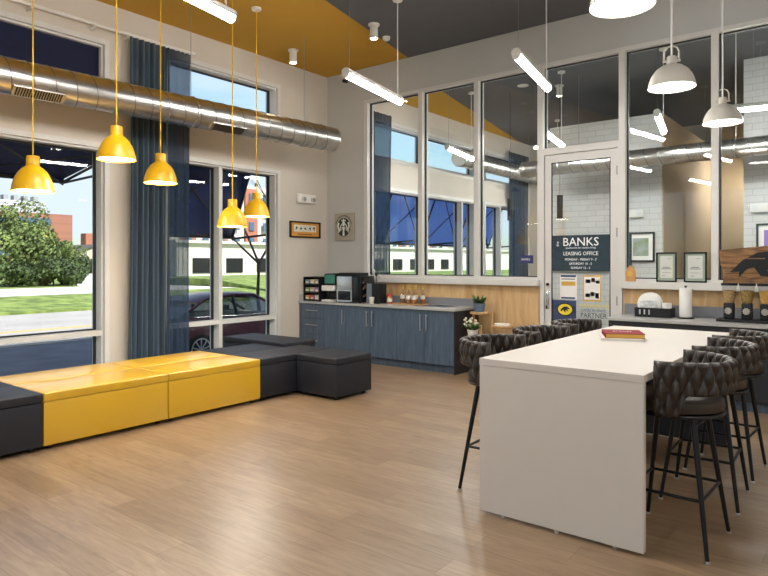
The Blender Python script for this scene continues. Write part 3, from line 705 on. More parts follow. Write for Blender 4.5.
b = MB(); b.box(XW+0.0125, XW+0.015, y0+0.09, y1-0.09, 1.975, 2.085); b.build('print', M['cream'], t)
for i, yy in enumerate((7.02, 7.12, 7.22, 7.33, 7.42)):
    b = MB(); q = [(yy+0.032*math.cos(a)*(0.6+0.4*math.cos(3*a+i)), 2.03+0.036*math.sin(a)*(0.7+0.3*math.sin(2*a+i))) for a in [2*PI*k/14 for k in range(14)]]
    b.prism(q, lambda a, c, s_: (XW+0.0155+s_, a, c), 0.001); b.build('printed_motif', M['vinyl_black'], t)
b = MB()
for i in range(9): b.box(XW+0.0125, XW+0.0138, 7.06+i*0.035, 7.083+i*0.035, 1.925, 1.945)
b.build('caption_line', M['vinyl_black'], t)
# coffee logo canvas
t = thing('logo_canvas', 'square taupe canvas with a round dark green and white coffee logo', 'wall art', (-6.89, YB, 1.84))
x0, x1, z0, z1 = -7.08, -6.67, 1.85, 2.29
b = MB(); b.box(x0, x1, YB-0.045, YB-0.0005, z0, z1, 0.004); b.build('canvas', M['canvas'], t)
cx, cz = (x0+x1)/2-0.005, (z0+z1)/2; yf = YB-0.0455
def disc(b, cx, cz, rx, rz, y, th, nseg=36): b.prism([(cx+rx*math.cos(2*PI*i/nseg), cz+rz*math.sin(2*PI*i/nseg)) for i in range(nseg)], lambda a, c, s_: (a, y-s_, c), th)
b = MB()
for k in range(20):
    a = R(15+150*k/19); p = (cx+0.172*math.cos(a), cz+0.005+0.172*math.sin(a)); m_ = Matrix.Translation((p[0], yf-0.001, p[1])) @ Matrix.Rotation(-(a-PI/2), 4, 'Y'); b.box(-0.007, 0.007, -0.0005, 0.0005, -0.010, 0.010, mtx=m_)
b.build('logo_ring', M['logo_green'], t)
b = MB(); disc(b, cx, cz-0.012, 0.142, 0.152, yf, 0.0015); lg = b.build('logo_disc', M['logo_green'], t)
yl = yf-0.002
b = MB()
disc(b, cx, cz+0.045, 0.030, 0.040, yl, 0.001, 16)                       # face
b.prism([(cx-0.045, cz+0.085), (cx-0.048, cz+0.115), (cx-0.022, cz+0.10), (cx, cz+0.135), (cx+0.022, cz+0.10), (cx+0.048, cz+0.115), (cx+0.045, cz+0.085)], lambda a, c, s_: (a, yl-s_, c), 0.001)   # crown
for s_ in (-1, 1):
    for j in range(3):                                                     # hair strands
        pts = [(cx+s_*(0.040+0.012*j), yl, cz+0.05-0.015*j), (cx+s_*(0.058+0.014*j), yl, cz+0.0-0.015*j), (cx+s_*(0.050+0.016*j), yl, cz-0.06-0.01*j)]
        b.tube(pts, 0.0045, 5)
    pts = [(cx+s_*0.105, yl, cz+0.065), (cx+s_*0.122, yl, cz+0.0), (cx+s_*0.10, yl, cz-0.06), (cx+s_*0.105, yl, cz-0.10)]
    b.tube(pts, [0.016, 0.013, 0.012, 0.006], 6)
b.prism([(cx-0.030, cz-0.005), (cx+0.030, cz-0.005), (cx+0.016, cz-0.07), (cx+0.022, cz-0.15), (cx-0.022, cz-0.15), (cx-0.016, cz-0.07)], lambda a, c, s_: (a, yl-s_, c), 0.001)
b.build('logo_figure', M['logo_white'], lg)
t = thing('security_camera', 'small black camera high on the wall in the room corner', 'camera', (-6.83, YB, 4.42))
b = MB(); b.cyl((-6.83, YB-0.0, 4.44), (-6.83, YB-0.03, 4.44), 0.035); b.build('mount', M['white'], t, True)
b = MB(); b.cyl((-6.83, YB-0.03, 4.44), (-6.80, YB-0.13, 4.42), 0.03); b.build('camera_body', M['black'], t, True)

# ------------------------------------------------------------------ coffee counter
CT = 0.87
def handle_v(x, y, z0, z1, parent):
    b = MB(); b.cyl((x, y-0.028, z0), (x, y-0.028, z1), 0.0065, seg=10)
    for z in (z0+0.02, z1-0.02): b.cyl((x, y-0.028, z), (x, y, z), 0.005, seg=8)
    b.build('handle', M['steel'], parent, True)
def handle_h(x0, x1, y, z, parent):
    b = MB(); b.cyl((x0, y-0.028, z), (x1, y-0.028, z), 0.0065, seg=10)
    for x in (x0+0.02, x1-0.02): b.cyl((x, y-0.028, z), (x, y, z), 0.005, seg=8)
    b.build('handle', M['steel'], parent, True)
YFc = 7.10; GC = 'navy base cabinets under the coffee counter'
def cabinet(x0, x1, kind, lab, grp, yf, ztop, endpanel=False, m_=None, htop=False):
    m_ = m_ or M['navy']
    t = thing('base_cabinet', lab, 'cabinet', ((x0+x1)/2, yf, 0), grp)
    b = MB(); b.box(x0+0.001, x1-0.001, yf+0.02, YB-0.02, 0.10, ztop); b.build('carcass', M['navy_dark'], t)
    b = MB(); b.box(x0+0.001, x1-0.001, yf+0.06, yf+0.08, 0, 0.099); b.build('toe_kick', M['navy'], t)
    if kind == 'drawers':
        zs = [0.11, 0.36, 0.605, ztop-0.005]
        for a, c in zip(zs, zs[1:]):
            b = MB(); b.box(x0+0.003, x1-0.003, yf, yf+0.0195, a+0.002, c-0.002, 0.001, 1); d = b.build('drawer', m_, t)
            handle_h(x0+0.12, x1-0.12, yf, c-0.10, d)
    else:
        xs = [x0, x1] if kind != 'pair' else [x0, (x0+x1)/2, x1]
        for i, (a, c) in enumerate(zip(xs, xs[1:])):
            b = MB(); b.box(a+0.002, c-0.002, yf, yf+0.0195, 0.11, ztop-0.005, 0.001, 1); d = b.build('door', m_, t)
            hx = c-0.05 if (kind == 'single' or (kind == 'pair' and i == 0)) else a+0.05
            handle_v(hx, yf, ztop-0.29, ztop-0.06, d)
    if endpanel:
        b = MB(); b.box(x1, x1+0.018, yf, YB-0.02, 0, ztop); b.build('end_panel', M['navy_dark'], t)
    return t
zt = CT-0.032
b = MB(); b.box(XW+0.001, -7.24, YFc, YB-0.02, 0.0, zt); o = b.build('filler_panel', M['navy']); tag(base(o, (-7.27, YFc, 0)), 'narrow navy filler strip between the drawers and the window wall', 'panel')
cabinet(-7.238, -6.745, 'drawers', 'navy cabinet with three stacked drawers below the pod rack', GC, YFc, zt)
cabinet(-6.745, -6.30, 'single', 'navy single-door cabinet right of the drawers', GC, YFc, zt)
cabinet(-6.30, -5.345, 'pair', 'navy double-door cabinet in the middle below the syrup bottles', GC, YFc, zt)
cabinet(-5.345, -4.40, 'pair', 'navy double-door cabinet at the right end below the sink', GC, YFc, zt, True)
t = thing('worktop', 'grey stone worktop with inset sink on the navy coffee cabinets', 'worktop', (-5.8, 7.4, zt))
sx0, sx1, sy0, sy1 = -5.15, -4.62, 7.22, 7.60
b = MB(); ox0, ox1, oy0, oy1 = XW+0.002, -4.36, YFc-0.03, YB-0.019
for (a, c, d, e) in ((ox0, sx0, oy0, oy1), (sx1, ox1, oy0, oy1), (sx0, sx1, oy0, sy0), (sx0, sx1, sy1, oy1)): b.box(a, c, d, e, zt+0.001, CT)
b.build('slab', M['top'], t)
b = MB(); b.box(XW+0.002, -4.36, YB-0.032, YB-0.0195, CT+0.0005, CT+0.105); b.build('splashback', M['splash'], t)
b = MB(); b.box(XW+0.002, XW+0.016, oy0+0.02, YB-0.034, CT+0.0005, CT+0.105); b.build('side_splash', M['top'], t)
b = MB(); frame = 0.012
b.box(sx0-0.012, sx1+0.012, sy0-0.012, sy0+0.004, CT+0.0005, CT+0.004); b.box(sx0-0.012, sx1+0.012, sy1-0.004, sy1+0.012, CT+0.0005, CT+0.004)
b.box(sx0-0.012, sx0+0.004, sy0+0.004, sy1-0.004, CT+0.0005, CT+0.004); b.box(sx1-0.004, sx1+0.012, sy0+0.004, sy1-0.004, CT+0.0005, CT+0.004)
b.box(sx0+0.001, sx0+0.004, sy0+0.001, sy1-0.001, CT-0.028, CT); b.box(sx1-0.004, sx1-0.001, sy0+0.001, sy1-0.001, CT-0.028, CT)
b.box(sx0+0.004, sx1-0.004, sy0+0.001, sy0+0.004, CT-0.028, CT); b.box(sx0+0.004, sx1-0.004, sy1-0.004, sy1-0.001, CT-0.028, CT)
b.box(sx0+0.004, sx1-0.004, sy0+0.004, sy1-0.004, CT-0.030, CT-0.027)
b.build('sink_basin', M['chrome'], t)

# pod rack
t = thing('pod_rack', 'black three-tier rack of drink sachets in the corner of the coffee counter', 'rack', (-7.08, 7.3, CT))
x0, x1, y0, y1, z1 = -7.255, -6.91, 7.16, 7.42, CT+0.385
b = MB(); b.box(x0, x0+0.012, y0, y1, CT, z1); b.box(x1-0.012, x1, y0, y1, CT, z1); b.box(x0+0.012, x1-0.012, y1-0.012, y1, CT, z1)
b.box(x0+0.012, x1-0.012, y0, y1-0.012, z1-0.012, z1)
b.build('rack_frame', M['black'], t)
rows = [CT, CT+0.125, CT+0.25]
for z in rows:
    b = MB(); b.box(x0+0.012, x1-0.012, y0, y1-0.012, z, z+0.012); b.box(x0+0.012, x1-0.012, y0-0.004, y0, z, z+0.03); b.build('shelf', M['black'], t)
cols = [(0.55, 0.25, 0.08), (0.45, 0.10, 0.08), (0.60, 0.58, 0.52), (0.20, 0.30, 0.12), (0.50, 0.42, 0.30), (0.30, 0.20, 0.35), (0.18, 0.28, 0.40), (0.6, 0.5, 0.2), (0.35, 0.35, 0.33)]
nm = ['lower', 'middle', 'upper']; cn = ['orange', 'red', 'white', 'green', 'tan', 'purple', 'blue', 'yellow', 'grey']
k = 0
for r_, z in enumerate(rows):
    for c_ in range(3):
        xx = x0+0.02+c_*0.104
        mm = mat('sachet_print_%d' % k, cols[k], 0.5, var=0.2, scale=30)
        b = MB(); b.box(xx, xx+0.088, y0+0.02, y0+0.16, z+0.0125, z+0.092, 0.004); o = b.build('sachet_box', mm)
        b = MB(); b.box(xx+0.015, xx+0.073, y0+0.0185, y0+0.0196, z+0.03, z+0.06); b.build('label', M['label'], o)
        base(o, (xx+0.044, y0+0.09, z+0.0125)); o.children[0].location = (-(xx+0.044), -(y0+0.09), -(z+0.0125))
        tag(o, '%s sachet box on the %s tier of the black rack' % (cn[k], nm[r_]), 'box', 'sachet boxes in the rack'); k += 1
# pod brewer with screen
t = thing('drink_brewer', 'narrow black drink brewer with a green screen and white drip tray', 'coffee maker', (-6.73, 7.3, CT))
x0, x1 = -6.875, -6.60
b = MB(); b.box(x0, x1, 7.26, 7.55, CT, CT+0.44, 0.01); b.build('body', M['black'], t, True)
b = MB(); b.box(x0+0.03, x1-0.03, 7.15, 7.255, CT+0.005, CT+0.035, 0.004); b.build('drip_tray', M['white'], t, True)
b = MB(); b.box(x0+0.02, x1-0.02, 7.22, 7.258, CT+0.27, CT+0.43, 0.004); q = b.build('display', M['black'], t)
b = MB(); b.box(x0+0.03, x1-0.03, 7.216, 7.2195, CT+0.285, CT+0.42); b.build('screen', M['teal_screen'], q)
b = MB(); b.box(x0+0.005, x1-0.02, 7.17, 7.255, CT+0.17, CT+0.255, 0.012); b.build('brew_head', M['white'], t, True)
b = MB(); b.cyl((-6.74, 7.20, CT+0.12), (-6.74, 7.20, CT+0.169), 0.02, seg=14); b.build('spout', M['blackgloss'], t, True)
# large machine
t = thing('coffee_machine', 'large black coffee machine with a silver front panel on the counter', 'coffee maker', (-6.4, 7.4, CT))
x0, x1, y0, y1 = -6.575, -6.10, 7.20, 7.56
b = MB(); b.box(x0, x1, y0, y1, CT+0.012, CT+0.405, 0.012); b.build('body', M['blackgloss'], t, True)
b = MB(); b.box(x0-0.005, x1-0.13, y0+0.05, y1, CT+0.406, CT+0.455, 0.006); b.build('hopper_lid', M['black'], t, True)
b = MB(); b.box(x0+0.015, x0+0.315, y0-0.012, y0-0.0005, CT+0.20, CT+0.40, 0.005); b.build('front_panel', M['steel'], t, True)
b = MB(); frame_x(b, x0+0.015, x0+0.315, y0-0.012, y0-0.0005, CT+0.02, CT+0.196, 0.018); b.build('dispense_frame', M['steel'], t)
b = MB(); b.box(x0+0.05, x0+0.28, y0-0.05, y0-0.013, CT+0.013, CT+0.03, 0.004); b.build('drip_tray', M['steel'], t, True)
for xx in (x0+0.04, x1-0.04):
    for yy in (y0+0.04, y1-0.04):
        b = MB(); b.cyl((xx, yy, CT), (xx, yy, CT+0.013), 0.018, seg=10); b.build('foot', M['black'], t)
beanm = mat('bean_brown_print', (0.16, 0.08, 0.04), 0.5, var=0.4, scale=40)
for i in range(14):
    b = MB(); yy = y0+0.06+random.random()*0.24; zz = CT+0.08+random.random()*0.26; rr = 0.010+0.012*random.random()
    b.prism([(yy+rr*math.cos(2*PI*k/10), zz+1.4*rr*math.sin(2*PI*k/10)) for k in range(10)], lambda a, c, s_: (x1+0.0003+i*0.0001+s_, a, c), 0.0008); b.build('printed_bean', beanm, t)
# cup and lid caddy
t = thing('cup_caddy', 'tall grey and black caddy holding cups beside the coffee machine', 'caddy', (-5.94, 7.36, CT))
x0, x1, y0, y1 = -6.04, -5.80, 7.28, 7.46
b = MB(); b.box(x0, x1, y0, y1, CT, CT+0.30, 0.006); b.build('body', M['black'], t, True)
b = MB(); b.box(x0+0.004, x0+0.10, y0-0.006, y0-0.0005, CT+0.004, CT+0.296); b.build('side_panel', mat('slate_plastic', (0.15, 0.18, 0.22), 0.4), t)
b = MB(); b.lathe([(0.030, 0.0), (0.040, 0.10), (0.037, 0.10), (0.028, 0.004), (0, 0.004)], (-5.90, 7.228, CT+0.0), 20); o = b.build('paper_cup', M['cream'], None, True); tag(base(o, (-5.90, 7.228, CT)), 'cream paper cup standing in front of the black caddy', 'cup')
for i, (dx, dz, a) in enumerate([(-0.07, 0.16, -0.22), (-0.03, 0.18, -0.05), (0.0, 0.13, 0.10), (0.045, 0.11, 0.30)]):
    b = MB(); p0 = (-5.93+dx*0.5, 7.37, CT+0.301); p1 = (-5.93+dx+a*0.10, 7.36, CT+0.30+dz)
    b.tube([p0, p1], 0.006, 6); q = Vector(p1); 
    tm = bmesh.new(); bmesh.ops.create_uvsphere(tm, u_segments=10, v_segments=8, radius=0.026); b.merge(tm, Matrix.Translation(q) @ Matrix.Diagonal((0.8, 0.35, 1.2, 1)))
    o = b.build('serving_spoon', M['steel'] if i % 2 else M['black'], None, True); tag(base(o, p0), ['black spoon leaning furthest left in the caddy', 'steel spoon standing tallest in the caddy', 'black spoon upright in the caddy', 'steel spoon leaning right in the caddy'][i], 'spoon', 'spoons in the caddy')
t = thing('sauce_jar', 'small orange jar with a red lid between the caddy and the syrup bottles', 'jar', (-5.71, 7.42, CT))
b = MB(); b.lathe([(0, 0), (0.036, 0.0), (0.04, 0.006), (0.04, 0.10), (0.03, 0.115), (0, 0.115)], (-5.71, 7.42, CT), 20); b.build('jar', M['sauce'], t, True)
b = MB(); b.lathe([(0, 0.1155), (0.036, 0.1155), (0.036, 0.148), (0, 0.150)], (-5.71, 7.42, CT), 20); b.build('lid', M['redlid'], t, True)
b = MB(); b.lathe([(0.0405, 0.03), (0.0405, 0.08)], (-5.71, 7.42, CT), 20); b.build('label', M['label'], t, True)
# syrup bottles
t = thing('bottle_tray', 'low wooden tray under the syrup bottles', 'tray', (-5.37, 7.50, CT))
b = MB(); b.box(-5.63, -5.13, 7.37, 7.64, CT, CT+0.012, 0.003); b.build('tray_base', M['plaque'], t)
def bottle(loc, lab, first=[None]):
    if first[0]: return dup(first[0], loc, random.random(), lab)
    t = thing('syrup_bottle', lab, 'bottle', (0, 0, 0), 'syrup bottles with gold pumps')
    b = MB(); b.lathe([(0, 0), (0.032, 0), (0.035, 0.006), (0.035, 0.125), (0.030, 0.150), (0.014, 0.175), (0.013, 0.205), (0, 0.205)], (0, 0, 0), 20); b.build('bottle', M['clear'], t, True)
    b = MB(); b.lathe([(0, 0.004), (0.0325, 0.004), (0.0325, 0.11), (0, 0.11)], (0, 0, 0), 20); b.build('syrup', M['syrup'], t, True)
    b = MB(); b.lathe([(0.0356, 0.065), (0.0356, 0.118)], (0, 0, 0), 24); b.build('label', M['label'], t, True)
    b = MB(); b.lathe([(0, 0.206), (0.016, 0.206), (0.016, 0.225), (0.006, 0.23), (0.006, 0.255), (0.015, 0.258), (0.015, 0.27), (0, 0.272)], (0, 0, 0), 16); b.tube([(0, 0, 0.263), (0.03, -0.02, 0.262), (0.045, -0.03, 0.25)], 0.005, 6); b.build('pump', M['gold'], t, True)
    t.location = loc; first[0] = t; return t
for x, y, lab in [(-5.575, 7.56, 'syrup bottle with gold pump, back row, beside the red-lidded jar'), (-5.465, 7.57, 'syrup bottle with gold pump, back row, second from the red-lidded jar'), (-5.355, 7.58, 'syrup bottle with gold pump, back row, third from the red-lidded jar'),
                  (-5.225, 7.58, 'syrup bottle with gold pump, back row, nearest the sink'), (-5.375, 7.43, 'syrup bottle with gold pump, front row, left one'), (-5.275, 7.43, 'syrup bottle with gold pump, front row, right one')]:
    bottle((x, y, CT+0.0125), lab)

# plant stand and plants
t = thing('plant_stand', 'small stepped pine plant stand beside the coffee counter', 'plant stand', (-4.05, 7.5, 0))
tiers = [(-4.22, 7.46, 0.82, 0.125), (-3.90, 7.50, 0.655, 0.13), (-4.20, 7.25, 0.50, 0.12)]
for x, y, z, r_ in tiers:
    b = MB(); b.lathe([(0, z-0.028), (r_-0.004, z-0.028), (r_, z-0.022), (r_, z-0.004), (r_-0.004, z), (0, z)], (x, y, 0), 28); b.build('shelf', M['pine'], t, True)
for x, y, z in [(-4.08, 7.56, 0.96), (-3.78, 7.58, 0.70), (-4.085, 7.32, 0.96), (-4.30, 7.57, 0.80)][:2]+[(-4.33, 7.50, 0.79), (-4.10, 7.28, 0.66)]:
    b = MB(); b.box(x-0.014, x+0.014, y-0.014, y+0.014, 0, z-(0.14 if z > 0.9 else 0.0)); b.build('leg', M['pine'], t)
b = MB(); b.box(-4.10, -3.78, 7.575, 7.60, 0.60, 0.628); b.box(-4.33, -4.08, 7.575, 7.60, 0.76, 0.788); b.build('crossbar', M['pine'], t)
b = MB(); b.lathe([(0, 0), (0.105, 0.0), (0.108, 0.02), (0.09, 0.024), (0, 0.022)], (-3.90, 7.50, 0.6555), 28); o = b.build('saucer', M['paper'], None, True); tag(base(o, (-3.90, 7.50, 0.6555)), 'round white saucer on the middle step of the pine stand', 'saucer')
def blade(b, p, d, L, w, droop=0.3):
    p = Vector(p); d = Vector(d).normalized(); side = d.cross(Vector((0, 0, 1)))
    side = side.normalized() if side.length > 1e-3 else Vector((1, 0, 0)); pts = []
    for i in range(5):
        t = i/4; q = p+d*L*t+Vector((0, 0, -droop*L*t*t)); ww = w*math.sin(PI*(0.12+0.86*t))
        pts.append((q-side*ww/2, q+side*ww/2))
    V = [(b.bm.verts.new(a), b.bm.verts.new(c)) for a, c in pts]
    for A, B in zip(V, V[1:]): b._face([A[0], A[1], B[1], B[0]])
def plant(name, loc, pr, ph, lab, pm, parts, cat='potted plant'):
    t = thing(name, lab, cat, loc); x, y, z = loc
    b = MB(); b.lathe([(0, 0), (pr*0.72, 0), (pr*0.75, 0.003), (pr, ph), (pr*0.9, ph), (pr*0.85, ph-0.015), (0, ph-0.015)], loc, 24); b.build('pot', pm, t, True)
    for nm_, m_, n_, L, w, up in parts:
        b = MB()
        for i in range(n_):
            a = random.random()*2*PI; e = up+random.random()*0.9
            blade(b, (x+0.35*pr*math.cos(a), y+0.35*pr*math.sin(a), z+ph-0.016), (math.cos(a), math.sin(a), e), L*(0.6+0.5*random.random()), w)
        o = b.build(nm_, m_, t, norm=False)
    return t
plant('potted_succulent', (-4.22, 7.46, 0.8205), 0.085, 0.115, 'green and purple succulents in a blue-grey pot on the top step of the stand', M['pot'], [('green_leaves', M['leaf'], 46, 0.21, 0.024, 1.2), ('dark_leaves', M['leaf_dark'], 30, 0.12, 0.03, 0.4)])
t = plant('flowering_plant', (-4.20, 7.25, 0.5005), 0.075, 0.10, 'leafy plant with pale flowers on the low step beside the cabinet end', M['paper'], [('leaves', M['leaf'], 60, 0.19, 0.035, 0.6)])
b = MB()
for i in range(16):
    a = random.random()*2*PI; r_ = 0.05+0.09*random.random(); q = Vector((-4.20+r_*math.cos(a), 7.25+r_*math.sin(a), 0.66+0.10*random.random()))
    tm = bmesh.new(); bmesh.ops.create_icosphere(tm, subdivisions=1, radius=0.018); b.merge(tm, Matrix.Translation(q))
b.build('flowers', M['flower'], t, True)

# ------------------------------------------------------------------ right counter
GR = 'dark base cabinets under the snack counter'
X0r = -2.36
for i in range(4):
    a = X0r+i*0.83
    cabinet(a, a+0.83, 'pair', ['dark double-door cabinet at the door end of the snack counter', 'dark double-door cabinet below the paper towel roll', 'dark double-door cabinet below the cereal dispensers', 'dark double-door cabinet at the wall end of the snack counter'][i], GR, 7.12, zt, False, M['navy_dark'])
b = MB(); b.box(X0r-0.02, X0r-0.001, 7.12, YB-0.02, 0, zt); o = b.build('end_panel', M['navy_dark']); tag(base(o, (X0r-0.01, 7.12, 0)), 'dark end panel of the snack counter nearest the door', 'panel')
t = thing('worktop', 'grey stone worktop on the dark cabinets right of the door', 'worktop', (-0.7, 7.4, zt))
b = MB(); b.box(X0r-0.03, X0r+3.34, 7.09, YB-0.019, zt+0.001, CT, 0.003); b.build('slab', M['top'], t)
b = MB(); b.box(X0r-0.03, X0r+3.34, YB-0.032, YB-0.0195, CT+0.0005, CT+0.125); b.build('splashback', M['splash'], t)
# plates caddy
t = thing('serving_caddy', 'black counter caddy holding paper plates and cups', 'caddy', (-1.98, 7.5, CT))
x0, x1, y0, y1 = -2.18, -1.80, 7.40, 7.62
b = MB(); b.box(x0, x1, y0, y1, CT, CT+0.012); b.box(x0, x1, y0, y0+0.010, CT+0.012, CT+0.105); b.box(x0, x1, y1-0.010, y1, CT+0.012, CT+0.105); b.box(x0, x0+0.010, y0+0.010, y1-0.010, CT+0.012, CT+0.105); b.box(x1-0.010, x1, y0+0.010, y1-0.010, CT+0.012, CT+0.105)
b.box(x0+0.26, x0+0.268, y0+0.010, y1-0.010, CT+0.012, CT+0.10); b.build('tray_box', M['black'], t)
b = MB()
for xx in (x0+0.05, x0+0.10, x0+0.15): b.box(xx, xx+0.016, y0-0.0025, y0-0.0004, CT+0.03, CT+0.085, 0.0)
b.build('steel_clips', M['steel'], t)
for i in range(6):
    yy = y0+0.085+i*0.016
    b = MB(); c = Vector((x0+0.135, yy, CT+0.0125+0.130))
    rings = [(0.0, 0.004), (0.085, 0.004), (0.105, 0.0), (0.128, -0.006), (0.130, -0.005), (0.105, 0.003), (0.085, 0.007), (0.0, 0.007)]
    mt = Matrix.Translation(c) @ Matrix.Rotation(R(90), 4, 'X')
    tm = MB(); tm.lathe(rings, (0, 0, 0), 32); b.merge(tm.bm, mt)
    o = b.build('paper_plate', M['paper'], None, True); base(o, (c.x, c.y, c.z-0.13))
    tag(o, 'white paper plate %s' % ['standing foremost in the black caddy', 'second from the front in the black caddy', 'third from the front in the black caddy', 'fourth from the front in the black caddy', 'fifth from the front in the black caddy', 'standing rearmost in the black caddy'][i], 'plate', 'paper plates in the caddy')
t = thing('snack_bag', 'blue and white packet propped in the caddy against the plates', 'packet', (x0+0.12, y0+0.05, CT+0.013))
b = MB(); b.box(x0+0.045, x0+0.215, y0+0.035, y0+0.055, CT+0.0125, CT+0.185, 0.008); b.build('packet', mat('packet_print', (0.45, 0.55, 0.62), 0.4, var=0.4, scale=25, col2=(0.75, 0.75, 0.72)), t, True)
for i, yy in enumerate((y0+0.065, y0+0.155)):
    b = MB(); xx = x0+0.32
    for j in range(5): b.lathe([(0.030, 0.0+j*0.014), (0.040, 0.09+j*0.014), (0.037, 0.09+j*0.014), (0.028, 0.004+j*0.014), (0, 0.004+j*0.014)], (xx, yy, CT+0.0125), 20)
    o = b.build('paper_cup_stack', M['paper'], None, True); tag(base(o, (xx, yy, CT+0.0125)), ['white paper cup stack at the front of the black caddy', 'white paper cup stack at the rear of the black caddy'][i], 'cups', 'paper cup stacks')
t = thing('paper_towel_holder', 'black stand holding a white paper towel roll', 'towel holder', (-1.665, 7.5, CT))
b = MB(); b.lathe([(0, 0), (0.085, 0), (0.088, 0.008), (0.07, 0.014), (0, 0.014)], (-1.665, 7.5, CT), 28); b.build('base', M['black'], t, True)
b = MB(); b.cyl((-1.665, 7.5, CT+0.014), (-1.665, 7.5, CT+0.345), 0.008); b.lathe([(0, 0.345), (0.016, 0.347), (0.016, 0.358), (0, 0.362)], (-1.665, 7.5, CT), 14); b.build('spindle', M['black'], t, True)
b = MB(); b.lathe([(0.02, 0), (0.062, 0), (0.064, 0.004), (0.064, 0.316), (0.062, 0.32), (0.02, 0.32), (0.02, 0)], (-1.665, 7.5, CT+0.0145), 36); o = b.build('paper_towel_roll', M['paper'], None, True); tag(base(o, (-1.665, 7.5, CT+0.0145)), 'white paper towel roll on the black stand beside the plates', 'paper towels')
# cereal dispensers
t = thing('dispenser_stand', 'low black stand under the row of cereal dispensers', 'stand', (-0.95, 7.42, CT))
b = MB(); b.box(-1.33, -0.60, 7.30, 7.53, CT, CT+0.028, 0.006); b.build('platform', M['black'], t, True)
for i, (x, m_, nm_) in enumerate([(-1.225, M['cornflake'], 'tan flakes, leftmost of the row'), (-1.06, M['loops'], 'multicoloured loops, middle one in view'), (-0.895, M['golden'], 'golden cereal, at the right picture edge'), (-0.73, M['cornflake'], 'tan flakes, beyond the right picture edge')]):
    z = CT+0.0285; y = 7.42
    t = thing('cereal_dispenser', 'clear topped black cereal dispenser holding '+nm_, 'cereal dispenser', (x, y, z), 'cereal dispensers on the black stand')
    b = MB(); b.box(x-0.048, x+0.048, y-0.05, y+0.05, z, z+0.165, 0.012); b.build('dispenser_body', M['black'], t, True)
    b = MB(); b.lathe([(0.048, 0.166), (0.050, 0.18), (0.064, 0.25), (0.070, 0.345), (0.067, 0.345), (0.061, 0.25), (0.047, 0.182), (0.045, 0.166)], (x, y, z), 28); b.build('hopper', M['clear'], t, True)
    b = MB(); b.lathe([(0, 0.168), (0.043, 0.168), (0.057, 0.25), (0.062, 0.29), (0.03, 0.30), (0, 0.302)], (x, y, z), 24); o = b.build('cereal', m_, t, True); o['kind'] = 'stuff'
    b = MB(); b.lathe([(0, 0.346), (0.076, 0.346), (0.078, 0.352), (0.078, 0.366), (0.07, 0.373), (0, 0.376)], (x, y, z), 28); b.build('lid', M['black'], t, True)
    b = MB(); pts = [(x+0.034*math.cos(2*PI*k/20)*(1+0.12*math.cos(2*PI*k/20*10)), z+0.085+0.034*math.sin(2*PI*k/20)*(1+0.12*math.cos(2*PI*k/20*10))) for k in range(20)]
    b.prism(pts, lambda a, c, s_: (a, y-0.0505-s_, c), 0.02); b.build('turn_knob', M['chrome'], t, True)
# things on the sill
def certificate(x0, x1, lab):
    z0, z1 = ZS+0.0005, 1.60; y = YB-0.060
    t = thing('framed_certificate', lab, 'certificate', ((x0+x1)/2, y, z0), 'framed certificates on the sill')
    b = MB(); frame_x(b, x0, x1, y-0.012, y+0.010, z0, z1, 0.016); b.build('frame', M['blackgloss'], t)
    b = MB(); b.box(x0+0.016, x1-0.016, y-0.002, y+0.008, z0+0.016, z1-0.016); b.build('mat_board', M['certgreen'], t)
    b = MB(); b.box(x0+0.042, x1-0.042, y-0.0045, y-0.0022, z0+0.046, z1-0.040); b.build('certificate_sheet', M['certpaper'], t)
    xm = (x0+x1)/2
    b = MB()
    for zz, w, h_ in ((z1-0.075, 0.025, 0.004), (z0+0.165, 0.040, 0.008), (z0+0.148, 0.055, 0.008), (z0+0.105, 0.05, 0.004), (z0+0.07, 0.02, 0.005)):
        dx = 0.03 if zz > z1-0.1 else (-0.03 if zz < z0+0.08 else 0)
        b.box(xm+dx-w, xm+dx+w, y-0.0055, y-0.0047, zz, zz+h_)
    b.build('printed_lines', M['inkgrey'], t)
b = MB(); b.box(DX1+0.03, GX1-0.05, YB-0.10, YB-0.0305, ZS-0.0009, ZS, 0); 
struct(b.build('trim_5', M['alu']), 'flat top of the white sill rail carrying the certificates', 'sill')
certificate(-2.02, -1.80, 'black framed sage certificate on the sill, left one next to the door side')
certificate(-1.725, -1.49, 'black framed sage certificate on the sill, right one behind the paper towels')
t = thing('carved_sign', 'rustic wooden board with a carved black bird head on the sill', 'sign', (-1.0, YB-0.07, ZS))
b = MB(); poly = [(-1.33, ZS+0.0005), (-0.58, ZS+0.0005), (-0.55, ZS+0.2), (-0.57, ZS+0.42), (-0.9, ZS+0.40), (-1.2, ZS+0.375), (-1.37, ZS+0.36), (-1.35, ZS+0.2), (-1.31, ZS+0.12)]
b.prism(poly, lambda a, c, s_: (a, YB-0.088+s_, c), 0.035); b.build('board', M['oldwood'], t)
b = MB(); b.prism([(-0.93+0.34*p, ZS+0.20+0.26*q) for p, q in HAWK], lambda a, c, s_: (a, YB-0.0885-s_, c), 0.008); b.build('bird_emblem', M['black'], t)
b = MB(); b.box(-1.10, -0.93, YB-0.0975, YB-0.0968, ZS+0.262, ZS+0.27, mtx=None); b.box(-0.9, -0.78, YB-0.0975, YB-0.0968, ZS+0.225, ZS+0.233); b.build('carved_lines', M['oldwood'], t)
t = thing('arch_plaque', 'small honey wood arch plaque on the sill beside the door', 'plaque', (-2.31, YB-0.06, ZS))
b = MB(); b.prism([(-2.365, ZS+0.0005), (-2.255, ZS+0.0005), (-2.255, ZS+0.11), (-2.275, ZS+0.16), (-2.31, ZS+0.19), (-2.345, ZS+0.16), (-2.365, ZS+0.11)], lambda a, c, s_: (a, YB-0.07+s_, c), 0.025); b.build('plaque', M['plaque'], t)
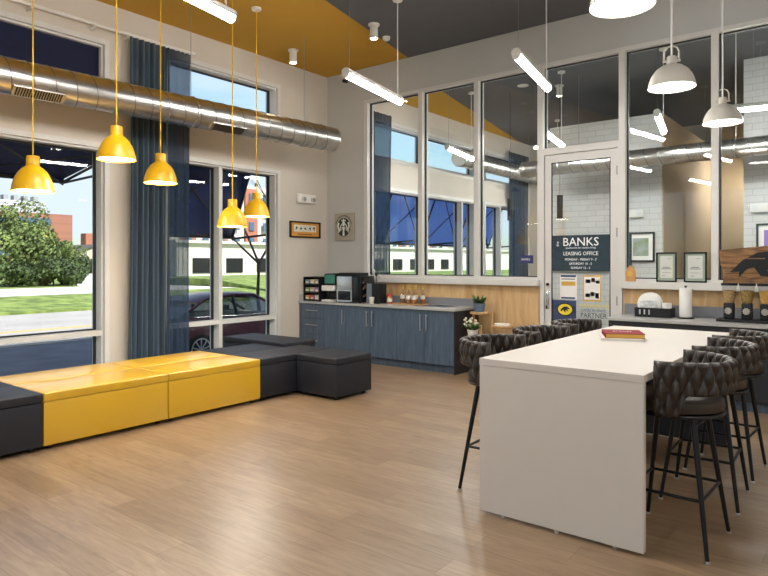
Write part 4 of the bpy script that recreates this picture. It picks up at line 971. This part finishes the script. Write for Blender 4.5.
b = MB(); b.prism([(-2.31+0.028*math.cos(2*PI*i/16), ZS+0.09+0.032*math.sin(2*PI*i/16)) for i in range(16)], lambda a, c, s_: (a, YB-0.0705-s_, c), 0.002); b.build('plaque_seal', M['gold'], t)
t = thing('small_sign', 'small navy sign with white lettering on the glass left of the door', 'sign', (-3.70, YB+0.07, 1.44))
b = MB(); b.box(-3.79, -3.61, YB+0.066, YB+0.0745, 1.47, 1.58); b.build('sign_plate', M['bluesign'], t)
text('lettering', 'BANKS', 0.04, on_back(-3.715, YB+0.065, 1.512), M['vinyl_white'], t, 0.0005)

# ------------------------------------------------------------------ island
IX0, IX1, IY0, IY1, IH = -1.865, -0.925, 3.295, 5.72, 0.92
t = thing('island_table', 'long white waterfall island table in the foreground', 'table', ((IX0+IX1)/2, (IY0+IY1)/2, 0))
b = MB(); b.box(IX0, IX1, IY0, IY1, IH-0.04, IH, 0.0015, 1); b.build('tabletop', M['island'], t)
for y0, y1 in ((IY0+0.002, IY0+0.042), (IY1-0.042, IY1-0.002)):
    b = MB(); b.box(IX0+0.002, IX1-0.002, y0, y1, 0.02, IH-0.0408, 0.0015, 1); p = b.build('end_panel', M['island'], t)
    for xx in (IX0+0.15, (IX0+IX1)/2, IX1-0.15):
        q = MB(); q.cyl((xx, (y0+y1)/2, 0), (xx, (y0+y1)/2, 0.0205), 0.013, seg=12); q.build('levelling_foot', M['steel'], p, True)
b = MB(); b.box(IX0+0.03, IX1-0.03, IY1-0.062, IY1-0.0425, 0.02, IH-0.041); b.build('inner_lining', M['navy_dark'], t)
b = MB(); b.box(IX0+0.30, IX1-0.30, IY0+0.05, IY1-0.07, IH-0.10, IH-0.041); b.build('support_beam', M['navy_dark'], t)
# books
def book(cx, cy, z, w, h, th, rz, cover, page, lab, title=None):
    t = thing('book', lab, 'book', (cx, cy, z), 'books on the island')
    mt = Matrix.Translation((cx, cy, z)) @ Matrix.Rotation(rz, 4, 'Z')
    b = MB(); b.box(-w/2, w/2, -h/2, h/2, 0, 0.003, mtx=mt); b.box(-w/2, w/2, -h/2, h/2, th-0.003, th, mtx=mt); b.box(-w/2, -w/2+0.004, -h/2, h/2, 0.003, th-0.003, mtx=mt); b.build('cover', cover, t)
    b = MB(); b.box(-w/2+0.0045, w/2-0.005, -h/2+0.005, h/2-0.005, 0.0032, th-0.0032, mtx=mt); b.build('pages', page, t)
    if title:
        o = text('lettering', title, 0.036, mt @ Matrix.Translation((0.0, 0.02, th+0.0002)), M['vinyl_white'], t, 0.0003)
    return t
b1 = book(-1.50, 4.76, IH+0.0002, 0.29, 0.33, 0.020, R(20), M['paper'], M['cream'], 'thin white book lying at the bottom on the island')
b2 = book(-1.49, 4.77, IH+0.0206, 0.27, 0.31, 0.032, R(24), M['red'], M['gold'], 'red hardback with gilt page edges on top of the white book', 'STORIES')

# ------------------------------------------------------------------ bar stools
def stool():
    t = thing('bar_stool', '', 'bar stool', (0, 0, 0), 'woven leather bar stools at the island')
    # seat: base plate and cushion
    b = MB(); b.lathe([(0, 0.685), (0.215, 0.685), (0.243, 0.692), (0.246, 0.702), (0.243, 0.708), (0, 0.708)], (0, 0, 0), 40); b.build('seat_base', M['blackmetal'], t, True)
    b = MB(); b.lathe([(0, 0.709), (0.225, 0.709), (0.238, 0.718), (0.242, 0.742), (0.236, 0.768), (0.218, 0.782), (0.15, 0.790), (0.0, 0.792)], (0, 0, 0), 40); b.build('seat_cushion', M['leather'], t, True)
    # woven back: C-shaped shell with puffy diamond weave
    b = MB(); A0 = R(96); na = 190; nz = 30; r0 = 0.262
    def edge(al):
        f = min(1.0, max(0.0, (abs(math.degrees(al))-62)/10.0)); f = f*f*(3-2*f)
        return 0.812*(1-f)+0.700*f
    def disp(al, z):
        p = R(13.5)*1.0; q = 0.158
        a_ = (al/p+(0.985-z)/q); c_ = (al/p-(0.985-z)/q)
        return 0.028*(abs(math.sin(PI*a_))*abs(math.sin(PI*c_)))**0.5
    O = []; I = []
    for i in range(na+1):
        al = -A0+2*A0*i/na; zb = edge(al); ro = []; ri = []
        endf = min(1.0, (na/2-abs(i-na/2))/5.0)
        for j in range(nz+1):
            f = j/nz; z = zb+(0.985-zb)*f
            round_ = math.sqrt(max(0.0, 1-(abs(2*f-1))**8))
            fl = 0.010*(z-0.80)/0.18
            d = disp(al, z)
            ro.append(b.bm.verts.new(((r0+fl+(0.006+d)*round_*(0.4+0.6*endf))*math.cos(al), (r0+fl+(0.006+d)*round_*(0.4+0.6*endf))*math.sin(al), z)))
            ri.append(b.bm.verts.new(((r0+fl-(0.006+d)*round_*(0.4+0.6*endf)-0.002)*math.cos(al), (r0+fl-(0.006+d)*round_*(0.4+0.6*endf)-0.002)*math.sin(al), z)))
        O.append(ro); I.append(ri)
    for i in range(na):
        for j in range(nz):
            b._face([O[i][j], O[i+1][j], O[i+1][j+1], O[i][j+1]]); b._face([I[i][j], I[i][j+1], I[i+1][j+1], I[i+1][j]])
        b._face([O[i][nz], O[i+1][nz], I[i+1][nz], I[i][nz]]); b._face([O[i][0], I[i][0], I[i+1][0], O[i+1][0]])
    for i in (0, na):
        for j in range(nz): b._face([O[i][j], O[i][j+1], I[i][j+1], I[i][j]])
    o = b.build('woven_backrest', M['leather'], t)
    o.data.polygons.foreach_set('use_smooth', [True]*len(o.data.polygons))
    # frame: legs, foot rail
    fx, fy = 0.215, 0.232; tx, ty = 0.125, 0.135; zt_ = 0.684
    def leg_at(sx, sy, z):
        k = 1-z/zt_; return Vector((sx*(tx+(fx-tx)*k), sy*(ty+(fy-ty)*k), z))
    for sx in (-1, 1):
        for sy in (-1, 1):
            b = MB(); b.cyl(leg_at(sx, sy, 0.012), leg_at(sx, sy, zt_), 0.0105, 0.0165, 14); lg = b.build('leg', M['blackmetal'], t, True)
            b = MB(); b.cyl(leg_at(sx, sy, 0.0), leg_at(sx, sy, 0.0118), 0.0135, 0.0135, 12); b.build('foot_glide', M['steel'], lg, True)
    zr = 0.285
    C = [leg_at(-1, -1, zr), leg_at(1, -1, zr), leg_at(1, 1, zr), leg_at(-1, 1, zr)]
    for i in range(4):
        b = MB(); b.cyl(C[i], C[(i+1) % 4], 0.0085, seg=10); b.build('foot_rail', M['blackmetal'], t, True)
    return t
st = stool(); first = True
for x, y, rz, lab in [(-0.868, 3.67, R(-2), 'dark woven leather bar stool on the right side of the island, nearest the viewer'),
                      (-0.870, 4.43, R(2), 'dark woven leather bar stool on the right side of the island, middle one'),
                      (-0.870, 5.12, R(-2), 'dark woven leather bar stool on the right side of the island, farthest one'),
                      (-1.945, 3.78, PI+R(2), 'dark woven leather bar stool on the left side of the island, nearest the viewer'),
                      (-1.945, 4.55, PI, 'dark woven leather bar stool on the left side of the island, middle one'),
                      (-1.945, 5.28, PI, 'dark woven leather bar stool on the left side of the island, farthest one')]:
    o = st if first else dup(st, (0, 0, 0)); first = False
    o.location = (x, y, 0); o.rotation_euler = (0, 0, rz); o['label'] = lab

# ------------------------------------------------------------------ leasing office behind the glass
b = MB(); b.box(-4.75, -2.80, 11.0, YO, 0, 3.95)
struct(b.build('wall_1', [M['tile']]), 'white running-bond tiled block wall in the office behind the door', 'wall')
b = MB(); b.box(-2.799, -2.78, 11.02, YO, 0, 3.94)
struct(b.build('wall_2', M['beige']), 'warm beige side wall of the office hallway', 'wall')
b = MB(); b.box(-1.62, XR, 11.0, 11.2, 0, ZC)
struct(b.build('wall_3', M['tile']), 'white tiled wall in the office at the right picture edge', 'wall')
b = MB(); b.box(-2.779, -1.0, 15.3, 15.5, 0, ZC); b.box(-1.62, -1.60, 11.21, 15.3, 0, ZC)
struct(b.build('wall_4', M['beige']), 'warm beige end wall of the office hallway', 'wall')
b = MB(); b.box(-2.20, -1.75, 15.25, 15.299, 0, 2.2); d = struct(b.build('door_2', M['vinyl_black']), 'dark doorway at the end of the beige office hallway', 'door')
t = thing('wall_screen', 'dark blue panel on the tiled office wall behind the door', 'screen', (-3.7, 11.0, 1.0))
b = MB(); b.box(-4.70, -3.28, 10.95, 10.999, 1.33, 1.97, 0.004); b.build('panel', M['screen'], t)
def picture(x0, x1, y, z0, z1, lab, m_):
    t = thing('framed_picture', lab, 'picture', ((x0+x1)/2, y, z0))
    b = MB(); frame_x(b, x0, x1, y-0.03, y-0.0005, z0, z1, 0.03); b.build('frame', M['blackgloss'], t)
    b = MB(); b.box(x0+0.03, x1-0.03, y-0.012, y-0.001, z0+0.03, z1-0.03); b.build('mat_board', M['paper'], t)
    b = MB(); b.box(x0+0.10, x1-0.10, y-0.016, y-0.0125, z0+0.10, z1-0.10); b.build('photo_print', m_, t)
picture(-3.36, -2.91, 10.999, 1.49, 1.99, 'black framed photograph on the white tiles above the certificates', M['photo'])
picture(-1.45, -0.75, 10.999, 1.55, 2.07, 'black framed violet picture on the tiles above the carved sign', M['purple'])
for x, lab in ((-3.25, 'white emergency light on the tiled office wall above the framed photograph'), (-1.36, 'white emergency light on the tiles at the right picture edge')):
    t = thing('emergency_light', lab, 'emergency light', (x, 11.0, 2.24))
    b = MB(); b.box(x-0.17, x+0.17, 10.93, 10.999, 2.24, 2.37, 0.015); b.build('housing', M['white'], t, True)
    for s_ in (-0.1, 0.1):
        b = MB(); b.cyl((x+s_, 10.90, 2.31), (x+s_, 10.929, 2.31), 0.042, 0.038, 18); b.build('lamp_head', M['steel'], t, True)
t = thing('office_desk', 'white desk in the office behind the glazing', 'desk', (-5.2, 10.4, 0))
b = MB(); b.box(-6.0, -4.5, 10.0, 10.75, 0.70, 0.74, 0.004); b.build('desktop', M['deskwood'], t)
for x in (-5.97, -4.55):
    b = MB(); b.box(x, x+0.04, 10.03, 10.72, 0, 0.699); b.build('desk_leg', M['deskwood'], t)
plant('potted_plant', (-5.75, 10.35, 0.7405), 0.10, 0.16, 'leafy yellow flowered plant on the office desk', M['paper'], [('leaves', M['leaf'], 110, 0.40, 0.06, 0.7), ('blossoms', M['vinyl_yel'], 22, 0.42, 0.05, 0.9)])
for x, lab in ((-4.35, 'black cylinder pendant in the office seen through the door glass'), (-5.3, 'black cylinder pendant in the office seen through the third pane')):
    t = thing('cylinder_pendant', lab, 'pendant lamp', (x, 10.5, 2.2))
    b = MB(); b.cyl((x, 10.5, 2.25), (x, 10.5, 2.65), 0.05, seg=20); b.build('lamp_cylinder', M['black'], t, True)
    b = MB(); b.cyl((x, 10.5, 2.651), (x, 10.5, ZC), 0.004, seg=6); b.build('cord', M['black'], t)

# ------------------------------------------------------------------ outdoors
def ground(x0, x1, y0, y1, z, m_, name, lab, cat, dz=0.3):
    b = MB(); b.box(x0, x1, y0, y1, z-dz, z); return struct(b.build(name, m_), lab, cat)
ground(-17.2, XW-0.3, -60, 80, GZ, M['asphalt'], 'parking_strip', 'dark asphalt strip along the building outside the windows', 'pavement')
ground(-18.2, -17.2, -60, 80, GZ+0.05, M['concrete'], 'sidewalk', 'pale concrete sidewalk beyond the asphalt', 'pavement')
ground(XW-0.3, 30, -60, YF-0.2, GZ, M['concrete'], 'plaza', 'pale concrete paving beyond the added storefront windows', 'pavement')
ground(-27.5, -18.2, -80, 120, GZ, M['road'], 'road', 'grey road with a yellow centre line outside', 'road')
b = MB(); b.box(-20.7, -20.58, -80, 120, GZ+0.001, GZ+0.006); b.box(-21.0, -20.88, -80, 120, GZ+0.001, GZ+0.006)
struct(b.build('road_marking', M['yline']), 'yellow double line along the road', 'road marking')
b = MB()
V0 = [(-27.5, GZ+0.1), (-30, GZ+0.25), (-33.5, GZ+0.45)]
for (xa_, za), (xb_, zb) in zip(V0, V0[1:]): b.prism([(xa_, za), (xb_, zb), (xb_, GZ-0.4), (xa_, GZ-0.4)], lambda a, c, s_: (a, -80+s_, c), 220)
struct(b.build('grass_verge', M['grass']), 'green grass verge beyond the road', 'lawn')
ground(-43, -33.5, -80, 130, GZ+0.45, M['concrete'], 'driveway', 'pale concrete driveway beyond the grass verge', 'pavement')
b = MB()
V0 = [(-43, GZ+0.46), (-70, GZ+0.46), (-260, GZ+0.5)]
for (xa_, za), (xb_, zb) in zip(V0, V0[1:]): b.prism([(xa_, za), (xb_, zb), (xb_, GZ-0.6), (xa_, GZ-0.6)], lambda a, c, s_: (a, -160+s_, c), 420)
struct(b.build('lawn', M['grass']), 'grassy ground beyond the driveway', 'lawn')
b = MB(); b.prism([(-43.1, 21.0), (-43.1, 27.5), (-70, 37), (-100, 51), (-100, 48), (-70, 33.5)], lambda a, c, t: (a, c, GZ+0.47+t), 0.05)
struct(b.build('side_drive', M['concrete']), 'pale concrete drive leading back to the gabled house', 'pavement')
# grass rise seen through the window with the car
b = MB(); b.prism([(-28, GZ+0.1), (-36, GZ+0.95), (-44, GZ+1.0), (-44, GZ-0.3), (-28, GZ-0.3)], lambda a, c, s_: (a, 27+s_, c), 60)
struct(b.build('grass_bank', M['grass']), 'grass bank behind the parked car', 'lawn')

def leaf_crown(b, c, r, n_, size, squash=0.8):
    c = Vector(c)
    blobs = [(c+Vector((random.gauss(0, 0.45)*r, random.gauss(0, 0.45)*r, random.gauss(0, 0.35)*r*squash)), r*(0.35+0.25*random.random())) for _ in range(14)]
    for i in range(n_):
        p, q = random.choice(blobs); v = Vector((random.gauss(0, 1), random.gauss(0, 1), random.gauss(0, 1))).normalized()
        o = p+v*q*(0.75+0.3*random.random())
        nrm = (v+Vector((random.gauss(0, .5), random.gauss(0, .5), random.gauss(0, .5)))).normalized()
        a = nrm.orthogonal().normalized(); d = nrm.cross(a); s_ = size*(0.6+0.8*random.random())
        b.quad(o-a*s_, o+d*s_*0.55, o+a*s_, o-d*s_*0.55)
def tree(x, y, z, h, r, lab, m_, n_=3500, size=0.30, grp='trees across the road'):
    t = thing('leafy_tree', lab, 'tree', (x, y, z), grp)
    b = MB(); b.tube([(x, y, z), (x+0.1, y, z+h*0.35), (x, y+0.2, z+h*0.7)], [0.22, 0.16, 0.08], 8)
    for i in range(5):
        a = random.random()*6.28; b.tube([(x+0.1, y, z+h*0.35), (x+r*0.5*math.cos(a), y+r*0.5*math.sin(a), z+h*0.62)], [0.08, 0.03], 6)
    b.build('trunk', M['bark'], t)
    b = MB(); leaf_crown(b, (x, y, z+h*0.49), r, n_, size, h/(2.2*r)); b.build('crown', m_, t, norm=False)
tree(-49, 20.2, GZ+0.46, 6.4, 2.7, 'bright green tree in front of the brick office block', M['tree_leaf'], 13000, 0.12)
tree(-50, 15.5, GZ+0.46, 6.6, 2.6, 'green tree at the left edge of the street window', M['tree_leaf'], 10000, 0.12)
tree(-72, 31.0, GZ+0.46, 5.0, 2.0, 'dark green bushy tree between the bright tree and the beige house', M['bush_leaf'], 7000, 0.13)
tree(-104, 48.6, GZ+0.46, 5.2, 2.0, 'smaller tree standing beside the beige gabled house', M['tree_leaf'], 5000, 0.17)
def bush(x, y, z, r, lab):
    t = thing('round_bush', lab, 'bush', (x, y, z), 'bushes across the road')
    b = MB(); leaf_crown(b, (x, y, z+r*0.75), r, 4500, 0.13, 0.7); b.build('foliage', M['bush_leaf'], t, norm=False)
    b = MB(); b.tube([(x, y, z-0.05), (x, y, z+r*0.8)], 0.06, 6); b.build('stem', M['bark'], t)
bush(-46, 15.8, GZ+0.46, 1.4, 'dark bush at the foot of the trees, at the left picture edge')
bush(-45.8, 20.6, GZ+0.46, 1.45, 'dark bush at the foot of the bright green tree')
bush(-88, 43.5, GZ+0.46, 1.5, 'bush on the grass by the driveway bend')

bush(-46.5, 18.2, GZ+0.46, 1.3, 'rounded bush between the two nearest street trees')
bush(-47.5, 22.9, GZ+0.46, 1.25, 'rounded bush right of the bright green tree')
def bldg(name, x0, x1, y0, y1, z0, z1, m_, lab): 
    t = thing(name, lab, 'building', ((x0+x1)/2, (y0+y1)/2, z0)); b = MB(); b.box(x0, x1, y0, y1, z0, z1); b.build('wall', m_, t); return t
t = bldg('office_block', -182, -165, -20, 79, GZ-2, 13.7, M['brick'], 'red brick office block with grey parapet beyond the trees')
b = MB(); b.box(-181, -172, -20, 75.5, 13.7, 17.2); b.build('penthouse', mat('pale_panel', (0.46, 0.50, 0.55), 0.6), t)
for k in range(14):
    b = MB(); b.box(-176, -174, 42+k*2.4, 43.1+k*2.4, 17.2, 18.6); b.build('roof_vent', M['upper'], t)
for z in (3.0, 6.6, 10.4):
    b = MB(); b.box(-164.98, -164.8, 5, 73.5, z, z+2.1); b.build('window_band', M['bglass'], t)
t = thing('gabled_house', 'beige gabled house beyond the driveway', 'house', (-119, 58.3, GZ))
b = MB(); b.prism([(54.8, GZ), (62.6, GZ), (62.6, 3.0), (58.4, 4.35), (54.8, 2.8)], lambda a, c, s_: (-124+s_, a, c), 10); b.build('wall', M['stucco'], t)
b = MB(); b.prism([(54.3, 2.75), (58.4, 4.4), (63.1, 2.95), (63.1, 3.25), (58.4, 4.75), (54.3, 3.05)], lambda a, c, s_: (-124.4+s_, a, c), 10.8); b.build('roof', M['rooftile'], t)
b = MB(); b.box(-113.99, -113.9, 58.2, 58.5, 1.2, 2.1); b.build('window', M['bglass'], t)
bldg('brick_annex', -152.5, -150, 75, 110, GZ, 8.4, M['redroof'], 'low red brick building behind the gabled house')
# buildings behind the car
t = bldg('white_building', -75, -60, 40, 120, GZ, 3.6, M['whitewall'], 'low white building with dark garage openings behind the grass bank')
b = MB(); b.box(-60.6, -59.6, 39.6, 120.4, 3.6, 3.9); b.build('roof_edge', M['concrete'], t)
for k in range(13):
    b = MB(); b.box(-59.99, -59.9, 42+k*4.6, 44.4+k*4.6, GZ+0.9, GZ+2.6); b.build('opening', M['black'], t)
t = bldg('apartment_block', -112, -95, 62, 150, GZ, 16.0, M['whitewall'], 'red and white apartment block behind the low white building')
for k in range(12):
    b = MB(); b.box(-94.99, -94.6, 64+k*7, 67+k*7, GZ, 15.5); b.build('brick_bay', M['redroof'], t)
for k in range(24):
    for z in (4.5, 7.5, 10.5, 13.0):
        b = MB(); b.box(-94.59, -94.4, 64.8+k*3.5, 66.0+k*3.5, z, z+1.6); b.build('window', M['bglass'], t)

# street tree near the window
t = thing('bare_tree', 'thin tree with sparse small leaves just outside the car window', 'tree', (-14.5, 12.6, GZ))
b = MB(); tips = []
def branch(p, d, L, r_, k):
    q = p+d*L; m_ = p+d*L*0.5+Vector((random.gauss(0, .04), random.gauss(0, .04), 0))*L
    b.tube([p, m_, q], [r_, r_*0.85, r_*0.65], 6)
    if k == 0: tips.append((p, q)); return
    for i in range(3 if k > 1 else 2):
        dd = (d+Vector((random.gauss(0, .55), random.gauss(0, .55), random.gauss(0.0, .35)))).normalized(); branch(q, dd, L*0.68, r_*0.62, k-1)
branch(Vector((-14.5, 12.6, GZ)), Vector((-0.02, -0.05, 1)).normalized(), 2.1, 0.06, 4)
b.build('trunk', M['bark'], t, True)
b = MB()
for p, q in tips:
    for i in range(3):
        o = p.lerp(q, random.random())+Vector((random.gauss(0, .05), random.gauss(0, .05), random.gauss(0, .05))); v = Vector((random.gauss(0, 1), random.gauss(0, 1), random.gauss(0, 1))).normalized(); a = v.orthogonal()*0.035; d = v.cross(a)*0.6
        b.quad(o-a, o+d, o+a, o-d)
b.build('leaves', M['bush_leaf'], t, norm=False)
t = thing('street_pole', 'thin dark pole standing outside the car window', 'pole', (-16.5, 16.9, GZ))
b = MB(); b.cyl((-16.5, 16.9, GZ), (-16.5, 16.9, 4.2), 0.06, 0.045, 10); b.build('pole', M['steel_dark'], t, True)
b = MB(); b.box(-16.7, -16.3, 15.9, 17.3, 4.2, 4.32); b.build('lamp_arm', M['steel_dark'], t)

# awnings
def awning(name, y0, y1, xi, zi, xo, zo, val, lab, nb, cm=None):
    t = thing(name, lab, 'awning', (XW-0.27, (y0+y1)/2, zi), 'navy awnings outside the windows')
    b = MB(); b.prism([(xi, zi), (xo, zo), (xo, zo-val), (xo+0.02, zo-val), (xo+0.03, zo-0.03), (xi, zi-0.03)], lambda a, c, s_: (a, y0+s_, c), y1-y0); b.build('canopy', cm or M['navy_cloth'], t)
    b = MB(); b.cyl((xo+0.06, y0, zo-0.08), (xo+0.06, y1, zo-0.08), 0.025, seg=10); b.cyl((xi-0.02, y0, zi-0.08), (xi-0.02, y1, zi-0.08), 0.02, seg=10); b.build('frame_bar', M['steel_dark'], t)
    for k in range(nb+1):
        y = y0+0.04+(y1-y0-0.08)*k/nb
        b = MB(); b.cyl((xi-0.02, y, zi-0.07), (xo+0.06, y, zo-0.09), 0.02, seg=8); b.build('rafter', M['steel_dark'], t)
        b = MB(); b.cyl((XW-0.26, y, zo-0.05), (xo+0.06, y, zo-0.1), 0.018, seg=8); b.build('strut', M['steel_dark'], t)
    for k in range(nb):
        ya = y0+0.04+(y1-y0-0.08)*k/nb; yb = y0+0.04+(y1-y0-0.08)*(k+1)/nb
        b = MB(); b.cyl((xi-0.03, ya, zi-0.10), (xo+0.07, yb, zo-0.12), 0.014, seg=8); b.build('brace', M['steel_dark'], t)
        b = MB(); b.cyl((xi-0.03, yb, zi-0.10), (xo+0.07, ya, zo-0.12), 0.014, seg=8); b.build('brace', M['steel_dark'], t)
    return t
awning('flat_canopy', -0.5, 4.30, XW-0.262, 2.98, -9.26, 2.72, 0.10, 'flat navy canopy outside above the street window', 3)
awning('steep_awning', 4.75, 6.80, -7.90, 3.42, -8.60, 1.98, 0.10, 'steep navy awning with crossed braces outside the car window', 1)
awning('steep_awning', 8.90, 15.6, -7.90, 3.42, -8.60, 1.98, 0.10, 'steep navy awning with crossed braces outside the office windows, coloured lighter as if backlit', 4, M['backlit_cloth'])

# parked car
def car():
    L = 4.7; t = thing('parked_car', 'maroon sedan parked on the asphalt outside the window', 'car', (0, 0, 0))
    def loft(secs, name, m_, par, smooth=True):
        b = MB(); G = []
        for s in secs: G.append([b.bm.verts.new(p) for p in s])
        for A, B in zip(G, G[1:]):
            for i in range(len(A)-1): b._face([A[i], A[i+1], B[i+1], B[i]])
        b._face(G[0]); b._face(G[-1][::-1])
        return b.build(name, m_, par, smooth)
    # y along the length (front at +y), x width
    def sec(y, w, zb, zs, zt_, wt):
        return [(-w*0.9, y, zb), (-w, y, zb+0.12), (-w*1.0, y, (zb+zs)/2), (-w*0.985, y, zs), (-wt, y, zt_), (0, y, zt_+0.02), (wt, y, zt_), (w*0.985, y, zs), (w, y, (zb+zs)/2), (w, y, zb+0.12), (w*0.9, y, zb)]
    S_ = [sec(-2.33, 0.60, 0.38, 0.66, 0.82, 0.50), sec(-2.25, 0.78, 0.30, 0.78, 0.98, 0.66), sec(-1.8, 0.88, 0.24, 0.86, 1.02, 0.76), sec(-1.0, 0.91, 0.22, 0.88, 0.98, 0.80), sec(0.0, 0.92, 0.22, 0.86, 0.95, 0.82), sec(0.9, 0.91, 0.22, 0.84, 0.93, 0.80), sec(1.6, 0.89, 0.24, 0.80, 0.88, 0.70), sec(2.1, 0.82, 0.26, 0.70, 0.78, 0.60), sec(2.33, 0.62, 0.34, 0.58, 0.66, 0.45)]
    body = loft(S_, 'body', M['maroon'], t)
    def cab(y, zb, zt_, wb, wt): return [(-wb, y, zb), (-wt, y, zt_), (0, y, zt_+0.015), (wt, y, zt_), (wb, y, zb)]
    loft([cab(-1.75, 0.99, 1.0, 0.74, 0.70), cab(-1.0, 0.97, 1.34, 0.80, 0.60), cab(-0.3, 0.95, 1.41, 0.82, 0.62), cab(0.3, 0.94, 1.39, 0.82, 0.61), cab(1.25, 0.92, 0.93, 0.78, 0.72)], 'cabin_glass', M['carglass'], t)
    loft([[(-0.64, y, z-0.02), (-0.58, y, z+0.025), (0, y, z+0.04), (0.58, y, z+0.025), (0.64, y, z-0.02)] for y, z in ((-1.25, 1.27), (-0.9, 1.375), (-0.3, 1.425), (0.3, 1.405), (0.62, 1.30))], 'roof', M['maroon'], t)
    for s in (-1, 1):
        b = MB(); b.tube([(s*0.70, -1.72, 1.01), (s*0.61, -1.02, 1.345), (s*0.63, -0.3, 1.415), (s*0.62, 0.32, 1.395), (s*0.76, 1.25, 0.94)], 0.03, 8); b.build('pillar', M['maroon'], t, True)
        b = MB(); b.cyl((s*0.815, -0.32, 0.96), (s*0.635, -0.32, 1.40), 0.035, seg=8); b.build('door_pillar', M['black'], t)
        b = MB(); b.tube([(s*0.79, -1.45, 1.0), (s*0.83, -0.3, 0.975), (s*0.81, 0.95, 0.955)], 0.014, 6); b.build('chrome_strip', M['chrome'], t)
        b = MB(); b.box(s*0.99-0.09, s*0.99+0.09, 0.78, 0.90, 0.95, 1.07, 0.03); b.build('wing_mirror', M['maroon'], t, True)
        for y in (-1.38, 1.40):
            b = MB(); b.cyl((s*0.72, y, 0.33), (s*0.935, y, 0.33), 0.33, seg=36); w = b.build('wheel', M['tyre'], t, True)
            b = MB(); b.lathe([(0.235, 0), (0.25, 0.004), (0.225, 0.006), (0.225, 0.0)], (0, 0, 0), 32)
            for k in range(10):
                a = 2*PI*k/10; b.box(0.02, 0.23, -0.014, 0.014, 0.0, 0.006, mtx=Matrix.Rotation(a, 4, 'Z'))
            b.lathe([(0, 0.008), (0.04, 0.008), (0.045, 0)], (0, 0, 0), 16)
            tm = b.bm; bmesh.ops.transform(tm, matrix=Matrix.Translation((s*0.936, y, 0.33)) @ Matrix.Rotation(s*PI/2, 4, 'Y'), verts=tm.verts[:]); b.build('rim', M['steel'], w, True)
    for s in (-1, 1):
        b = MB(); b.box(s*0.62-0.14, s*0.62+0.14, 2.16, 2.30, 0.58, 0.68, 0.03); b.build('headlight', M['white'], t, True)
        b = MB(); b.box(s*0.62-0.16, s*0.62+0.16, -2.34, -2.24, 0.72, 0.82, 0.02); b.build('tail_light', M['redlid'], t, True)
    return t
c = car(); c.location = (-11.9, 9.2, GZ); c.rotation_euler = (0, 0, R(2))

# ------------------------------------------------------------------ sky, sun
w = bpy.data.worlds.new('sky'); S.world = w; w.use_nodes = True
nt = w.node_tree; nd = nt.nodes; ln = nt.links; bg = nd['Background']
sk = nd.new('ShaderNodeTexSky'); sk.sky_type = 'NISHITA'; sk.sun_disc = False; sk.sun_elevation = R(50); sk.sun_rotation = R(90); sk.air_density = 1.0; sk.dust_density = 1.5; sk.ozone_density = 1.0
tc = nd.new('ShaderNodeTexCoord'); mp = nd.new('ShaderNodeMapping'); mp.inputs['Scale'].default_value = (1, 1, 3.5)
no = nd.new('ShaderNodeTexNoise'); no.inputs['Scale'].default_value = 3.0; no.inputs['Detail'].default_value = 6
ln.new(tc.outputs['Generated'], mp.inputs['Vector']); ln.new(mp.outputs['Vector'], no.inputs['Vector'])
rp = nd.new('ShaderNodeValToRGB'); rp.color_ramp.elements[0].position = 0.52; rp.color_ramp.elements[1].position = 0.72
ln.new(no.outputs['Fac'], rp.inputs['Fac'])
mx = nd.new('ShaderNodeMix'); mx.data_type = 'RGBA'; mx.inputs[7].default_value = (4.4, 4.5, 4.7, 1)
ml = nd.new('ShaderNodeMath'); ml.operation = 'MULTIPLY'; ml.inputs[1].default_value = 0.45
ln.new(rp.outputs['Color'], ml.inputs[0]); ln.new(ml.outputs[0], mx.inputs[0]); ln.new(sk.outputs['Color'], mx.inputs[6]); mn = nd.new('ShaderNodeVectorMath'); mn.operation = 'MINIMUM'; mn.inputs[1].default_value = (3.35, 3.8, 4.4); ln.new(mx.outputs[2], mn.inputs[0]); ln.new(mn.outputs[0], bg.inputs['Color'])
bg.inputs['Strength'].default_value = 0.155
su = bpy.data.lights.new('sun', 'SUN'); su.energy = 5.0; su.angle = R(0.6); su.color = (1, 0.95, 0.87)
so = bpy.data.objects.new('sun', su); COL.objects.link(so)
d = Vector((-math.cos(R(50))*math.cos(R(18)), -math.cos(R(50))*math.sin(R(18)), -math.sin(R(50))))
so.rotation_euler = d.to_track_quat('-Z', 'Y').to_euler(); so.location = (30, -5, 40)

# ------------------------------------------------------------------ camera
cd = bpy.data.cameras.new('camera'); cam = bpy.data.objects.new('camera', cd); COL.objects.link(cam)
cd.sensor_width = 36; cd.lens = 36*630/768; cd.shift_y = -(288-262)/768.0
cam.location = (0, 0, 1.49); cam.rotation_euler = (PI/2, 0, R(38.1)); cd.clip_end = 800; cd.clip_start = 0.05
S.camera = cam
S.view_settings.view_transform = 'Standard'; S.view_settings.look = 'None'; S.view_settings.exposure = 0.8; S.view_settings.gamma = 1.0
S.view_settings.use_curve_mapping = False
